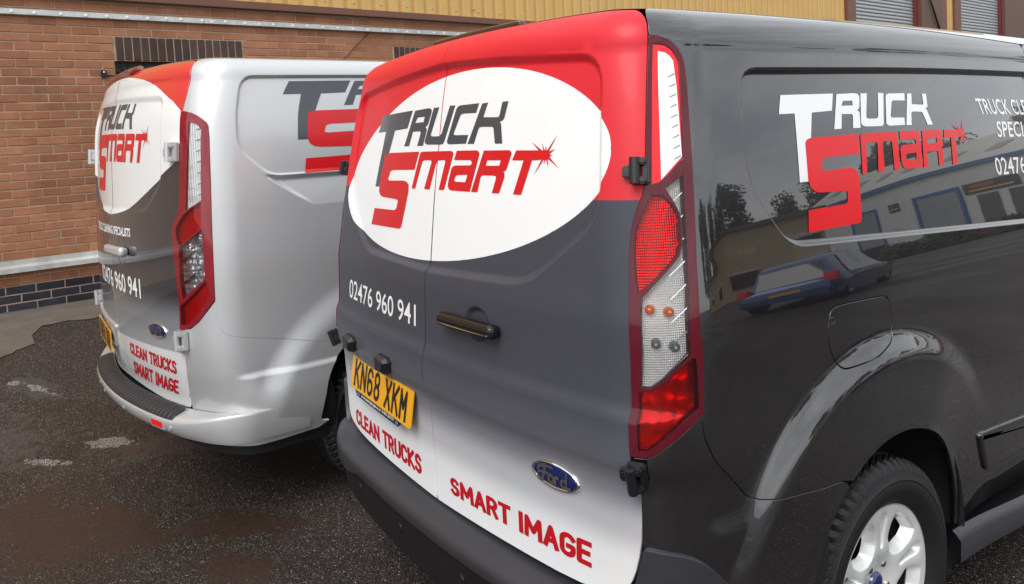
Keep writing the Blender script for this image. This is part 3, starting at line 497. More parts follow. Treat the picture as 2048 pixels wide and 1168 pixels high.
M['lip_red'] = paint('dark_red_gloss', (.20, .012, .014), 0., .2)
def reflector_mat(name, base, metal, rough, fu, fv, st_):
    """pressed reflector with a fine crosshatch, laid out in panel metres"""
    m, nt, b = new_mat(name); N, L = nt.nodes.new, nt.links.new; uv = N('ShaderNodeUVMap'); uv.uv_map = 'panel'; sp = N('ShaderNodeSeparateXYZ'); L(uv.outputs[0], sp.inputs[0]); o = []
    for i, f_ in ((0, fu), (1, fv)):
        a = N('ShaderNodeMath'); a.operation = 'MULTIPLY'; a.inputs[1].default_value = f_; L(sp.outputs[i], a.inputs[0]); s = N('ShaderNodeMath'); s.operation = 'SINE'; L(a.outputs[0], s.inputs[0]); o.append(s)
    ad = N('ShaderNodeMath'); ad.operation = 'ADD'; L(o[0].outputs[0], ad.inputs[0]); L(o[1].outputs[0], ad.inputs[1])
    tc = N('ShaderNodeTexCoord'); no = N('ShaderNodeTexNoise'); no.inputs['Scale'].default_value = 16; L(tc.outputs['Object'], no.inputs['Vector']); mu = N('ShaderNodeMath'); mu.operation = 'MULTIPLY_ADD'; L(no.outputs['Fac'], mu.inputs[0]); mu.inputs[1].default_value = 14.; L(ad.outputs[0], mu.inputs[2])
    bp = N('ShaderNodeBump'); bp.inputs['Strength'].default_value = st_; bp.inputs['Distance'].default_value = .002; L(mu.outputs[0], bp.inputs['Height']); L(bp.outputs[0], b.inputs['Normal']); setp(b, Base_Color=base+(1,), Metallic=metal, Roughness=rough); return m
M['reflector'] = reflector_mat('crosshatched_reflector', (.96, .96, .94), .3, .2, 1250., 1250., .45)
M['reflector_white'] = reflector_mat('bright_reflector', (.97, .97, .96), .3, .2, 420., 140., .30)

M['lamp_bowl'] = reflector_mat('faceted_lamp_bowl', (.93, .93, .92), .8, .16, 1100., 1100., .35); M['lamp_fluted'] = reflector_mat('fluted_lamp_bowl', (.9, .9, .9), .85, .14, 60., 240., .6)
M['red_clear'] = lens_mat('red_clear_lens', (.95, .03, .045)); M['deep_red_clear'] = lens_mat('deep_red_clear_lens', (.86, .014, .02)); M['handle_black'] = mat('gloss_black_handle', (.008, .008, .009), .10, spec=.5)
M['lamp_bowl2'] = reflector_mat('wide_facet_lamp_bowl', (.92, .92, .92), .75, .16, 190., 150., .35)
M['gloss_brown'] = mat('lamp_brown_reflection', (.05, .018, .012), .06, coat=1.)  # brown base colour stands in for the building mirrored at the roof edge

# ---------------------------------------------------------------- shared van parts
def hinge(van, u, v, w, h, m, parent, sgn=1):
    """door hinge: knuckle barrel, leaf on the door and arm to the pillar"""
    Mx = frame_at(van, u, v, .0); r = bpy.data.objects.new
    root = None
    bm = bmesh.new()
    add_box(bm, (-w*.34*sgn, 0, .009), (w*.34, h*.42, .018)); add_box(bm, (w*.12*sgn, h*.34, .016), (w*.62, h*.24, .03)); add_box(bm, (w*.12*sgn, -h*.34, .016), (w*.62, h*.24, .03)); add_box(bm, (w*.40*sgn, 0, .011), (w*.24, h*.9, .02))
    bmesh.ops.transform(bm, matrix=Mx, verts=list(bm.verts)); root = bm_obj('hinge', bm, m, parent, bevel=.0035)
    V, Fc = tube([Mx @ Vector((0, -h*.46, .026)), Mx @ Vector((0, h*.46, .026))], .0115, 12); me = mesh_from('hinge_barrel', V, Fc, True); me.set_sharp_from_angle(angle=.9); link('hinge_barrel', me, m, root)
    return root
def badge(van, c, a, b, parent):
    rot = 0
    o = pad('badge', van, ellipse(c[0], c[1], a, b, rot, 48), [(0, 0), (.0005, .003), (.003, .0065), (.006, .0065), (.0085, .0045)], M['chrome'], parent)
    pad('badge_field', van, ellipse(c[0], c[1], a-.0085, b-.0085, rot, 48), [(0, .0045), (.006, .0062), (.02*b/.03, .007)], M['badge_blue'], o)
    # script lettering in strokes, unit width 0..4
    S = [[(.55, .0), (.75, .5), (.95, 1.05)], arc(.55, .62, .45, .42, 200, 40, 8), [(.35, .98), (.9, 1.18), (1.75, 1.12)], [(.35, .55), (.75, .58), (1.25, .62)], arc(.3, .12, .25, .16, 300, 180, 4),
         arc(1.55, .3, .28, .28, 0, 360, 12), [(2.05, .55), (2.0, .02)], arc(2.25, .3, .22, .27, 160, 60, 5), arc(2.95, .28, .27, .27, 0, 360, 12), [(3.32, 1.1), (3.2, .2), (3.4, .02), (3.6, .12)]]
    k = (a*1.35)/3.7; segs = [[(c[0]+(x-1.85)*k, c[1]+(y-.52)*k*1.15) for x, y in s] for s in S]
    lps = strokes(segs, a*.045); P, T = triangulate(lps, None, True); X = van.F(P[:, 0], P[:, 1], np.full(len(P), .0085)); link('badge_script', mesh_from('badge_script', X, T), M['chrome'], o)
    return o
PLATE_GLYPH = {  # cell 50 x 79 mm
 'K': [[(0, 0), (0, 79)], [(44, 79), (3, 36)], [(15, 46), (46, 0)]], 'N': [[(0, 0), (0, 79), (44, 0), (44, 79)]],
 '6': [arc(22, 22, 21, 22, 0, 360, 16), [(1, 22), (1, 57)]+arc(22, 57, 21, 22, 180, 20, 8)], '8': [arc(22, 20, 21, 20, 0, 360, 16), arc(22, 59, 19, 20, 0, 360, 16)],
 'X': [[(0, 0), (44, 79)], [(0, 79), (44, 0)]], 'M': [[(0, 0), (0, 79), (22, 30), (44, 79), (44, 0)]], ' ': []}
def number_plate(Mx, parent, text='KN68 XKM', dealer=True):
    """520 x 111 mm plate standing on the frame Mx (x right, y up, z out)"""
    bm = bmesh.new(); lp = rounded([(-.26, -.0555), (.26, -.0555), (.26, .0555), (-.26, .0555)], .012, 4)
    f = bm.faces.new([bm.verts.new((x, y, .002)) for x, y in lp]); r = bmesh.ops.extrude_face_region(bm, geom=[f])
    for v in r['geom']:
        if isinstance(v, bmesh.types.BMVert): v.co.z = .006
    bmesh.ops.transform(bm, matrix=Mx, verts=list(bm.verts)); o = bm_obj('number_plate', bm, M['plate'], parent)
    tw = sum(61 if c != ' ' else 33 for c in text)-11; x = -tw/2; V = []; Fc = []
    for ch in text:
        if ch == ' ': x += 33; continue
        segs = [[((x+3+px_*.88)*.001, (-39.5+py_)*.001) for px_, py_ in s] for s in PLATE_GLYPH[ch]]; lps = strokes(segs, .0068, 4, True); P, T = triangulate(lps, None, True)
        b = len(V); V += [Mx @ Vector((p[0], p[1], .0068)) for p in P]; Fc += [tuple(t+b) for t in T]; x += 61
    link('plate_characters', mesh_from('plate_characters', V, Fc), M['ink'], o)
    if dealer:
        bm = bmesh.new(); bm.faces.new([bm.verts.new(Mx @ Vector(p)) for p in ((-.19, -.0735, .0045), (.17, -.0735, .0045), (.20, -.055, .0045), (-.215, -.055, .0045))]); bm_obj('dealer_strip', bm, M['ink'], o)
        V, Fc = text_mesh('www.paynesgarages.co.uk  01455 237777', .01); link('dealer_text', mesh_from('dealer_text', [Mx @ Vector((-.15+p[0]*.285, -.0700+p[1]*.0115, .0052)) for p in V], Fc), M['white_vinyl'], o)
        for cx in (-.175, .16):
            V = [Mx @ Vector((cx+.012*math.cos(t), -.0645+.006*math.sin(t), .0055)) for t in np.linspace(0, 6.283, 16, endpoint=False)]; link('dealer_mark', mesh_from('dealer_mark', V, [tuple(range(16))]), M['dealer_blue'], o)
    return o
M['dealer_blue'] = mat('dealer_blue', (.08, .16, .42), .35)
def tyre_mesh(R, rim, w):
    """tyre with shoulder blocks: rows of (radius, x, notch depth)"""
    rows = [(rim-.006, -w*.40, 0), (rim+.02, -w*.5, 0), (rim+.028, -w*.506, 0), (rim+.030, -w*.512, 0), (rim+.05, -w*.515, 0), (R-.052, -w*.505, 0), (R-.050, -w*.510, 0), (R-.047, -w*.510, 0), (R-.045, -w*.50, 0), (R-.028, -w*.475, .003), (R-.018, -w*.45, .009), (R-.006, -w*.40, .011), (R, -w*.33, .010), (R, -w*.2, .0), (R-.008, -w*.19, 0), (R-.008, -w*.15, 0), (R, -w*.14, 0), (R, w*.05, 0), (R-.008, w*.06, 0), (R-.008, w*.1, 0), (R, w*.11, 0), (R, w*.33, 0), (R-.02, w*.45, 0), (rim+.03, w*.5, 0), (rim, w*.4, 0)]
    rows = [(r_, -x_, n_) for r_, x_, n_ in rows]
    n = 66*4; V = []; Fc = []; k = len(rows)
    for i in range(n):
        a = 2*math.pi*i/n; notch = (i % 4 == 0)
        for j, (r_, x_, nd) in enumerate(rows): V.append((x_, (r_-(nd if notch else 0))*math.cos(a+.012*j*(1 if j < 13 else 0)), (r_-(nd if notch else 0))*math.sin(a+.012*j*(1 if j < 13 else 0))))
    for i in range(n):
        for j in range(k-1): a = i*k+j; b = ((i+1) % n)*k+j; Fc.append((a, b, b+1, a+1))
    return mesh_from('tyre', V, [f[::-1] for f in Fc], True)
_WC = {}
def wheel(parent, c, R, rim, face, sgn, spokes=5, cap=True, rot=0.):
    """one wheel is built per size, the others copy it part by part"""
    if (R, rot) in _WC:
        w = empty('wheel', c, 0, parent); w.rotation_euler = (0, 0, 0 if sgn > 0 else math.pi)
        for ch in _WC[(R, rot)].children: q = ch.copy(); C.objects.link(q); q.parent = w
        return w
    _WC[(R, rot)] = w = new_wheel(parent, c, R, rim, face, sgn, spokes, cap, rot); return w
def new_wheel(parent, c, R, rim, face, sgn, spokes=5, cap=True, rot=0.):
    """alloy wheel: outer face towards +x*sgn at x = face"""
    w = empty('wheel', c, 0, parent); w.rotation_euler = (0, 0, 0 if sgn > 0 else math.pi)
    me = tyre_mesh(R, rim, .205); me.set_sharp_from_angle(angle=math.radians(32)); o = link('tyre', me, M['tyre'], w); o.location = (-.085, 0, 0)
    V, Fc = lathe([(rim-.02, -.16), (rim-.014, -.03), (rim-.012, -.012), (rim-.004, -.004), (rim+.002, .0), (rim+.005, -.004), (rim+.004, -.02)], 72); me = mesh_from('rim', V, Fc, True); me.set_sharp_from_angle(angle=.8); ro = link('rim', me, M['alloy'], w)
    # spoked face: disc with openings
    loops = [ellipse(0, 0, rim-.010, rim-.010, 0, 120)]
    pol = lambda r_, a_: (r_*math.cos(a_), r_*math.sin(a_))
    for k in range(spokes):
        a = math.radians(90)-rot+2*math.pi*k/spokes; b = a+math.pi/spokes; ro_ = rim-.028
        loops.append(rounded([pol(.098, a-.028), pol(ro_-.012, a-.082), pol(ro_, a-.03), pol(ro_, a+.03), pol(ro_-.012, a+.082), pol(.098, a+.028)], .006, 2))
        loops.append(rounded([pol(.088, b-.10), pol(.120, b-.36), pol(ro_-.030, b-.375), pol(ro_-.002, b-.30), pol(ro_, b), pol(ro_-.002, b+.30), pol(ro_-.030, b+.375), pol(.120, b+.36), pol(.088, b+.10)], .007, 2))
    loops = [resample(l, .008) for l in loops]; P, T = triangulate(loops, fill_pts(loops, .010, feats=[(l, (.0035, .008)) for l in loops[1:]]))
    rr = np.hypot(P[:, 0], P[:, 1]); dist = np.full(len(P), 1e9)
    for l in loops[1:]: dist = np.minimum(dist, np.abs(sd_poly(P[:, 0], P[:, 1], l)))
    ht = lambda r_: -.032+.020*sst(.02, .10, r_)+.006*sst(.12, .19, r_)
    z = ht(rr)-.0045*(dist < .001)+.002*sst(.004, .012, dist)
    V = [(float(z_), float(p[0]), float(p[1])) for p, z_ in zip(P, z)]; Fc = [tuple(int(i) for i in t) for t in T]
    near = np.argmin(np.stack([np.abs(sd_poly(P[:, 0], P[:, 1], l)) for l in loops]), 0)
    ec = {(t[i], t[(i+1) % 3]) for t in Fc for i in range(3)}; bd = [e_ for e_ in ec if (e_[1], e_[0]) not in ec]; mp = {}
    for a_, b_ in bd:
        for i in (a_, b_):
            if i not in mp:
                mp[i] = len(V); best = loops[near[i]]; cc = best.mean(0); kk = .80 if best is not loops[0] else 1.; V.append((V[i][0]-.026, float(cc[0]+(V[i][1]-cc[0])*kk), float(cc[1]+(V[i][2]-cc[1])*kk)))
        Fc.append((b_, a_, mp[a_], mp[b_]))
    me = mesh_from('spoke_face', V, Fc, True); me.set_sharp_from_angle(angle=math.radians(26)); link('spoke_face', me, M['alloy'], w)
    for k in range(5):
        a = math.radians(90+36)-rot+2*math.pi*k/5; V, Fc = lathe([(.0, .0), (.007, .0), (.0105, -.004), (.0115, -.02)], 16); me = mesh_from('wheel_nut', V, Fc, True); o = link('wheel_nut', me, M['steel'], w); o.location = (-.0195, .054*math.cos(a), .054*math.sin(a))
    V, Fc = lathe([(.0, .004), (.012, .0035), (.022, .001), (.027, -.003), (.029, -.012)], 32); link('hub_cap', mesh_from('hub_cap', V, Fc, True), M['badge_blue'], w).location = (-.019, 0, 0)
    V, Fc = lathe([(.0, -.062), (rim-.016, -.062), (rim-.015, -.05)], 48); link('wheel_shade_disc', mesh_from('wheel_shade_disc', V, Fc, True), M['shell'], w)  # black disc added so the spoke openings look shaded
    V, Fc = lathe([(.135, -.09), (.135, -.10), (.02, -.10)], 40); link('brake_disc', mesh_from('brake_disc', V, Fc, True), M['brake'], w)
    return w
M['brake'] = mat('brake_disc_metal', (.08, .07, .065), .45, .8, amt=.3)
def arch_liner(parent, c, r, x0, x1):
    V = []; Fc = []; n = 28
    for i in range(n+1):
        a = math.radians(-4+188*i/n); V += [(x0, c[0]+r*math.cos(a), c[1]+r*math.sin(a)), (x1, c[0]+r*math.cos(a), c[1]+r*math.sin(a))]
    for i in range(n): Fc.append((2*i, 2*i+2, 2*i+3, 2*i+1))
    Fc.append(tuple(range(1, 2*n+3, 2))); return link('arch_liner', mesh_from('arch_liner', V, Fc, True), M['shell'], parent)
def roof_mesh(van, us, vtop, spine_y, crown, ns=8):
    V = []; Fc = []; us = np.asarray(us)
    R0 = van.F(us, vtop(np.abs(us)) if callable(vtop) else np.full(len(us), vtop)); R1 = van.F(us, np.full(len(us), van.v0+van.r*math.pi/2*.8)); R2 = van.F(us, np.full(len(us), van.v0+van.r*math.pi/2)); rows = [R0, R1, R2]
    for k in range(1, ns+1):
        t = k/ns; S = np.stack([np.zeros(len(us)), np.clip(R2[:, 1], spine_y, 99), R2[:, 2]], 1); q = R2*(1-t)+S*t; q[:, 2] += crown*(1-(1-t)**2); rows.append(q)
    n = len(us)
    for q in rows: V += list(q)
    for k in range(len(rows)-1):
        for i in range(n-1): Fc.append((k*n+i, k*n+i+1, (k+1)*n+i+1, (k+1)*n+i))
    return mesh_from('roof', V, Fc, True)
def loft(van, us, prof, name, m, parent, extra=lambda u, j: 0.):
    """bumper: profile rows of (offset(u), height(u)) swept along the plan curve of the skin at v = .55"""
    V = []; Fc = []; us = np.asarray(us); n = len(us)
    b = van.F0(us, np.full(len(us), .55), True); P, nx, ny = b
    for j, (d, z) in enumerate(prof):
        dd = np.array([d(abs(u)) for u in us]); zz = np.array([z(abs(u))+extra(u, j) for u in us]); V += list(np.stack([P[:, 0]+nx*dd, P[:, 1]+ny*dd, zz], 1))
    for j in range(len(prof)-1):
        for i in range(n-1): Fc.append((j*n+i, (j+1)*n+i, (j+1)*n+i+1, j*n+i+1))
    me = mesh_from(name, V, Fc, True); me.set_sharp_from_angle(angle=math.radians(38)); return link(name, me, m, parent)
def disc(name, van, u, v, off, r, m, parent, h=.003):
    return pad(name, van, ellipse(u, v, r, r, 0, 20), [(0, off), (.0005, off+h), (r*.25, off+h)], m, parent)
D_L = DATA['d_light']; D_REDGE = [(u_-.003, v_) for u_, v_ in D_L[10::-1]]

# ---------------------------------------------------------------- dark grey van
DV = empty('panel_van'); tag(DV, 'dark grey panel van with red, white and grey printed rear doors, nearest the camera', 'van')
us_all = np.concatenate([np.arange(-1.0, 1.001, .05)])
patch('inner_shell', DARK, [[(-1.3, .30), (1.3, .30), (1.3, .75), (1.25, 1.88), (-1.25, 1.88), (-1.3, .75)]], M['shell'], DV, off=-.024, g=.08, h=.08)
rr_d = [(D_RREC, (-.022, -.016, -.012, -.008, -.004, .0, .004, .0085, .014))]; cup_d = [(ellipse(*D_CUP, 0, 48), (-.021, -.016, -.012, -.008, -.004, 0., .004, .009))]
door_loop = [(.0048, .507), (.19, .511), (.37, .514), (.58, .517), (.68, .530), (.733, .553), (.757, .59), (.775, .655), (.782, .74), (.782, .80)]+D_REDGE+[(D_REDGE[-1][0]+.002, 1.78), (D_REDGE[-1][0]-.008, 1.808), (D_REDGE[-1][0]-.03, 1.824), (.0048, 1.826)]
def livery_door(van, loop, m, parent, sg, rec):
    lp = smooth_loop(loop, 1, 60)
    if sg < 0: lp = mir(lp)
    return patch('rear_door', van, [lp], m, parent, 0, .024, .012, .014, feats=mfeat(rec, sg))
dr = livery_door(DARK, door_loop, M['livery_dark'], DV, 1, rr_d+cup_d); tag(dr, 'right rear door with the handle and badge')
dl = livery_door(DARK, door_loop, M['livery_dark'], DV, -1, rr_d); tag(dl, 'left rear door with the number plate')
_P = np.array(DATA['ell_d'])
el_d = ellipse(*DATA['ell_d'], 120)
patch('white_oval', DARK, [clip_u(el_d, umin=.0049)], M['white_vinyl'], dr, .0005, .024, .012, .004, feats=rr_d, rim=.0012)
patch('white_oval', DARK, [clip_u(el_d, umax=-.0049)], M['white_vinyl'], dl, .0005, .024, .012, .004, feats=mfeat(rr_d, -1), rim=.0012)
logo('logo_upper_word', DARK, 'TRUCK', None, M['grey_vinyl'], dl, .0012)
logo('logo_lower_word', DARK, ['S', 'm', 'a', 'R2', 'T2'], None, M['red_vinyl'], dr, .0016); logo('logo_star', DARK, ['star'], None, M['red_vinyl'], dr, .0019)
lettering('phone_number', DARK, '02476 960 941', DATA['d_phone'], M['white_vinyl'], dl, .006, .001)
slogan(DARK, 'CLEAN TRUCKS', [(-.645, .541), (-.088, .547), (-.640, .596), (-.085, .607)], dl, .001)
slogan(DARK, 'SMART IMAGE', DATA['d_smart'], dr, .001)
badge(DARK, (.540, .751), .080, .033, dr)
# door handle with its cup
hb = rounded([(.118, 1.040), (.37, 1.040), (.37, 1.078), (.118, 1.078)], .018, 6); pad('handle', D_FLAT, hb, [(.006, .002), (.0, .016), (.001, .028), (.006, .036), (.013, .039)], M['handle_black'], dr)
pad('handle_highlight', D_FLAT, rounded([(.130, 1.0505), (.358, 1.0505), (.358, 1.0545), (.130, 1.0545)], .0015, 2), [(0, .0385), (.0005, .0402)], M['chrome'], dr, False)  # chrome strip added to draw the highlight line along the handle
# number plate, its recess lip and lamps
pc = frame_at(DARK, -.335, .745, 0)
Pt = [np.array(p) for p in ((-.5975, .072, .8090), (-.0790, .033, .8090))]
a_ = Vector((.9973, -.0735, 0)); up_ = Vector((-.0, .174, .985)).normalized(); n_ = a_.cross(up_).normalized(); n_ = n_ if n_.y < 0 else -n_; up_ = n_.cross(a_)
ctr = Vector((-.3335, .0435, .751)); Mp = Matrix(((a_.x, up_.x, n_.x, ctr.x), (a_.y, up_.y, n_.y, ctr.y), (a_.z, up_.z, n_.z, ctr.z), (0, 0, 0, 1)))
number_plate(Mp, DV)
for uu, vv in ((-.545, .872), (-.245, .868)):
    pad('plate_lamp', DARK, [(uu-.035, vv-.035), (uu+.03, vv-.035), (uu+.045, vv+.0), (uu+.03, vv+.012), (uu-.035, vv+.012)], [(0, -.01), (.0, .012), (.008, .026), (.012, .028)], M['trim'], dl, False)
_h = DATA['d_hinges']; hu = (_h[0][0]+_h[1][0])/2; hinge(DARK, hu, 1.447, .055, .060, M['trim'], DV); hinge(DARK, .785, .832, .055, .068, M['trim'], DV)
hinge(DARK, -hu, 1.447, .044, .055, M['trim'], DV, -1); hinge(DARK, -.785, .832, .042, .062, M['trim'], DV, -1)
# tail lamps
def tail_lamp(van, out, holes, parent, sg):
    lp = [smooth_loop(l, 1, 45) for l in [out]+[h_[1] for h_ in holes]]
    if sg < 0: lp = [mir(l) for l in lp]
    o = patch('tail_lamp', van, lp, M['lamp_frame'], parent, .004, .02, .008, .02)
    for (nm, _, m_, off_, lens), l in zip(holes, lp[1:]):
        patch(nm, van, [l], M[m_], o, off_, .02, .008, 0 if lens else .012)
        if lens: patch('lens', van, [inset(l, -.0005)], M[lens], o, .0036, .02, .008)
    return o
for sg in (1, -1):
    up_ring = DATA['d_up_red']
    tl = tail_lamp(DARK, DATA['d_light'], [('upper_red_lens', up_ring, 'lamp_red', .001, False), ('middle_bowl', DATA['d_low_red'], 'lamp_bowl', -.012, 'red_clear'), ('reflector', DATA['d_low_clear'], 'reflector', -.016, 'clear'), ('lower_bowl', DATA['d_low_red2'], 'lamp_bowl2', -.014, 'deep_red_clear')], DV, sg)
    wl_ = np.array(DATA['d_up_white']); wl_ = wl_ if sg > 0 else mir(wl_); patch('white_lens', DARK, [smooth_loop(wl_, 1, 45)], M['white_lens'], tl, .0022, .02, .008)
    for k in range(9):
        v_ = 1.475+.022*k; u1 = float(np.interp(v_, [DATA['d_up_white'][3][1], DATA['d_up_white'][2][1]], [DATA['d_up_white'][3][0], DATA['d_up_white'][2][0]]))-.003; q = [(u1-.016, v_-.006), (u1, v_), (u1, v_+.003), (u1-.016, v_-.004)]; q = np.array(q)*np.array([sg, 1]); patch('lamp_rib', DARK, [q if sg > 0 else q[::-1]], M['bulb_grey'], tl, .003, .02, .02)
    for k in range(8):
        v_ = 1.065+.047*k; uc = float(np.interp(v_, [DATA['d_low_clear'][3][1], DATA['d_low_clear'][1][1]], [DATA['d_low_clear'][3][0], DATA['d_low_clear'][1][0]])); q = np.array([(uc-.040, v_-.022), (uc-.002, v_+.006), (uc-.002, v_+.009), (uc-.040, v_-.019)])*np.array([sg, 1]); patch('lamp_rib', DARK, [q if sg > 0 else q[::-1]], M['chrome'], tl, -.003, .02, .02)
    for i, (u_, v_) in enumerate(DATA['d_bulbs'][:4]):
        V, Fc = lathe([(0, .016), (.006, .0145), (.010, .009), (.0105, 0), (.012, -.006)], 16); me = mesh_from('bulb', V, Fc, True); b_ = link('bulb', me, M['amber' if i < 2 else 'bulb_grey'], tl); Mx = frame_at(DARK, u_*sg, v_, -.012); b_.matrix_local = Mx @ Matrix.Rotation(-math.pi/2, 4, 'Y')
# side panels; arch centre in (u, v)
ua_c, va_c, ar = 1.565, .375, .372
th0 = math.radians(178-52); arch = [(ua_c+ar*math.cos(math.radians(t)), va_c+ar*math.sin(math.radians(t))) for t in np.linspace(124, -3, 26)]
light_r = [(D_L[14][0]+.003, D_L[14][1]+.002)]+[(u_+.0032, v_+.0005) for u_, v_ in D_L[15:21]]+[(D_L[21][0]+.003, D_L[21][1]+.002), (D_L[22][0]+.002, D_L[22][1]+.003), (D_L[23][0], D_L[23][1]+.0035), (D_L[0][0]+.003, D_L[0][1]+.0035)]
qs = DATA['d_qseam']; mould_v = .61
side_loop = [(u_+.0012, v_+.0012) for u_, v_ in qs]+[(ua_c+ar*math.cos(math.radians(t)), va_c+ar*math.sin(math.radians(t))) for t in np.linspace(123, -3, 26)]+[(2.60, .315), (2.60, 1.775), (2.2, 1.79), (1.5, 1.815), (1.05, 1.831), (D_L[0][0]+.02, 1.833), (D_L[0][0]+.006, 1.81)]+light_r[::-1][:-1]
ring_s = [(D_SREC, (-.018, -.0115, -.009, -.0065, -.004, -.0015, .0012, .0045, .010))]; flare_f = (ellipse(1.568, .326, .668, .668, 0, 160), tuple(np.linspace(-.085, .012, 10)))
th = np.linspace(0, math.pi, 40)
fuel = smooth_loop(DATA['d_fuel'], 1, 70)
for sg in (1, -1):
    lp = smooth_loop(side_loop, 1, 38); fz = [inset(fuel, -.003)]
    if sg < 0: lp = mir(lp); fz = []
    patch('side_panel', DARK, [lp]+fz, M['dark_paint'], DV, 0, .017 if sg > 0 else .03, .014, .016, feats=ring_s+[flare_f] if sg > 0 else ())
ff = patch('fuel_flap', DARK, [inset(fuel, .0015)], M['dark_paint'], DV, .0002, .010, .01, .012)
pad('finger_notch', DARK, ellipse(1.350, 1.062, .013, .010, 0, 16), [(0, .0005), (.003, .001), (.006, -.002)], M['gloss_black'], ff)
patch('fuel_recess', DARK, [inset(fuel, -.004)], M['shell'], DV, -.012, .05, .02)
qlow = [(.783, .800), (.788, .836), (.787, .862)]+[(u_+.001, v_-.004) for u_, v_ in D_L[11:15]]+[(u_-.0015, v_-.0015) for u_, v_ in qs[1:]]+[(ua_c+ar*math.cos(math.radians(t)), va_c+ar*math.sin(math.radians(t))) for t in np.linspace(126, 186, 14)]+[(1.12, .30), (.80, .30), (.80, .5), (.782, .66)]
for sg in (1, -1):
    lp = smooth_loop(qlow, 1, 38); patch('rear_corner_panel', DARK, [lp if sg > 0 else mir(lp)], M['dark_paint'], DV, 0, .013 if sg > 0 else .03, .012, .014, feats=[flare_f] if sg > 0 else ())
# bumper: corner caps, grey step and black skirt
ear = [(.62, .490), (.70, .505), (.745, .535), (.768, .585), (.784, .655), (.790, .664), (.826, .661), (.883, .650), (.918, .629), (.946, .597), (.975, .553), (1.02, .47), (1.09, .36), (1.11, .30), (.62, .30)]
for sg in (1, -1):
    lp = smooth_loop(ear, 1, 50); patch('bumper_corner', DARK, [lp if sg > 0 else mir(lp)], M['bumper_grey'], DV, .014, .03, .012, .018)
bu = np.concatenate([np.linspace(-1.02, -.55, 30), np.linspace(-.5, .5, 24), np.linspace(.55, 1.02, 30)])
dw = lambda u: 1-sst(.58, 1.0, u)
bump_prof = [(lambda u: -.02, lambda u: .500+.03*sst(.6, .72, u)), (lambda u: .004, lambda u: .497+.03*sst(.6, .72, u)), (lambda u: .016+.042*dw(u), lambda u: .482+.02*sst(.6, .8, u)), (lambda u: .018+.049*dw(u), lambda u: .474+.01*sst(.6, .8, u)), (lambda u: .019+.053*dw(u), lambda u: .460), (lambda u: .018+.050*dw(u), lambda u: .440-.03*sst(.42, .60, u)), (lambda u: .008+.034*dw(u), lambda u: .432-.03*sst(.42, .60, u))]
loft(DARK, bu, bump_prof, 'bumper_step', M['bumper_grey'], DV)
loft(DARK, bu, [(lambda u: .012+.034*dw(u), lambda u: .445-.03*sst(.42, .60, u)), (lambda u: .012+.030*dw(u), lambda u: .37), (lambda u: .01+.022*dw(u), lambda u: .30), (lambda u: -.0+.008*dw(u), lambda u: .245), (lambda u: -.06, lambda u: .215), (lambda u: -.3, lambda u: .215)], 'bumper_skirt', M['skirt'], DV)
for uu in (-.52, -.18, .18, .52):
    Pq, nx, ny = DARK.F0(np.array([uu]), np.array([.55]), True); q = Vector((float(Pq[0][0]+nx[0]*.040), float(Pq[0][1]+ny[0]*.040), .365)); V, Fc = lathe([(.0, .003), (.011, .003), (.012, .001), (.0135, .004), (.0145, .003), (.015, -.006)], 24)
    s_ = link('parking_sensor', mesh_from('parking_sensor', V, Fc, True), M['trim'], DV); s_.location = q; s_.rotation_euler = (0, 0, math.atan2(float(ny[0]), float(nx[0])))
# roof
ur = np.concatenate([np.linspace(-3.6, -1.0, 40), np.linspace(-.98, .98, 60), np.linspace(1.0, 3.6, 40)])
link('roof', roof_mesh(DARK, ur, lambda u: np.interp(u, [0, .8, 1.05, 1.5, 2.2, 2.6, 3.6], [1.830, 1.831, 1.8355, 1.8195, 1.7945, 1.7795, 1.765]), .62, .012), M['dark_paint'], DV)
pad('high_brake_lamp', DARK, rounded([(-.20, 1.838), (.33, 1.838), (.33, 1.858), (-.20, 1.858)], .008, 3), [(0, -.004), (0., .006), (.003, .009), (.007, .010)], M['gloss_brown'], DV)  # the pad's brown is a reflection put into its colour
# logos on the side
logo('side_logo_upper_word', DARK, 'TRUCK', DATA['logo_dside'], M['white_vinyl_gloss'], DV, .0010)
logo('side_logo_lower_word', DARK, ['S', 'm', 'a', 'R2', 'T2'], DATA['logo_dside'], M['red_vinyl_side'], DV, .0014); logo('side_logo_star', DARK, ['star'], DATA['logo_dside'], M['red_vinyl_side'], DV, .0017)
lettering('side_text', DARK, 'TRUCK CLEANING', [(2.243, 1.534), (2.80, 1.522), (2.222, 1.586), (2.78, 1.578)], M['white_vinyl_gloss'], DV, .012)
lettering('side_text', DARK, 'SPECIALISTS', [(2.338, 1.457), (2.76, 1.447), (2.340, 1.509), (2.76, 1.499)], M['white_vinyl_gloss'], DV, .012)
lettering('side_phone_number', DARK, '02476 960 941', [(2.296, 1.338), (2.80, 1.318), (2.287, 1.394), (2.79, 1.374)], M['white_vinyl_gloss'], DV, .006)
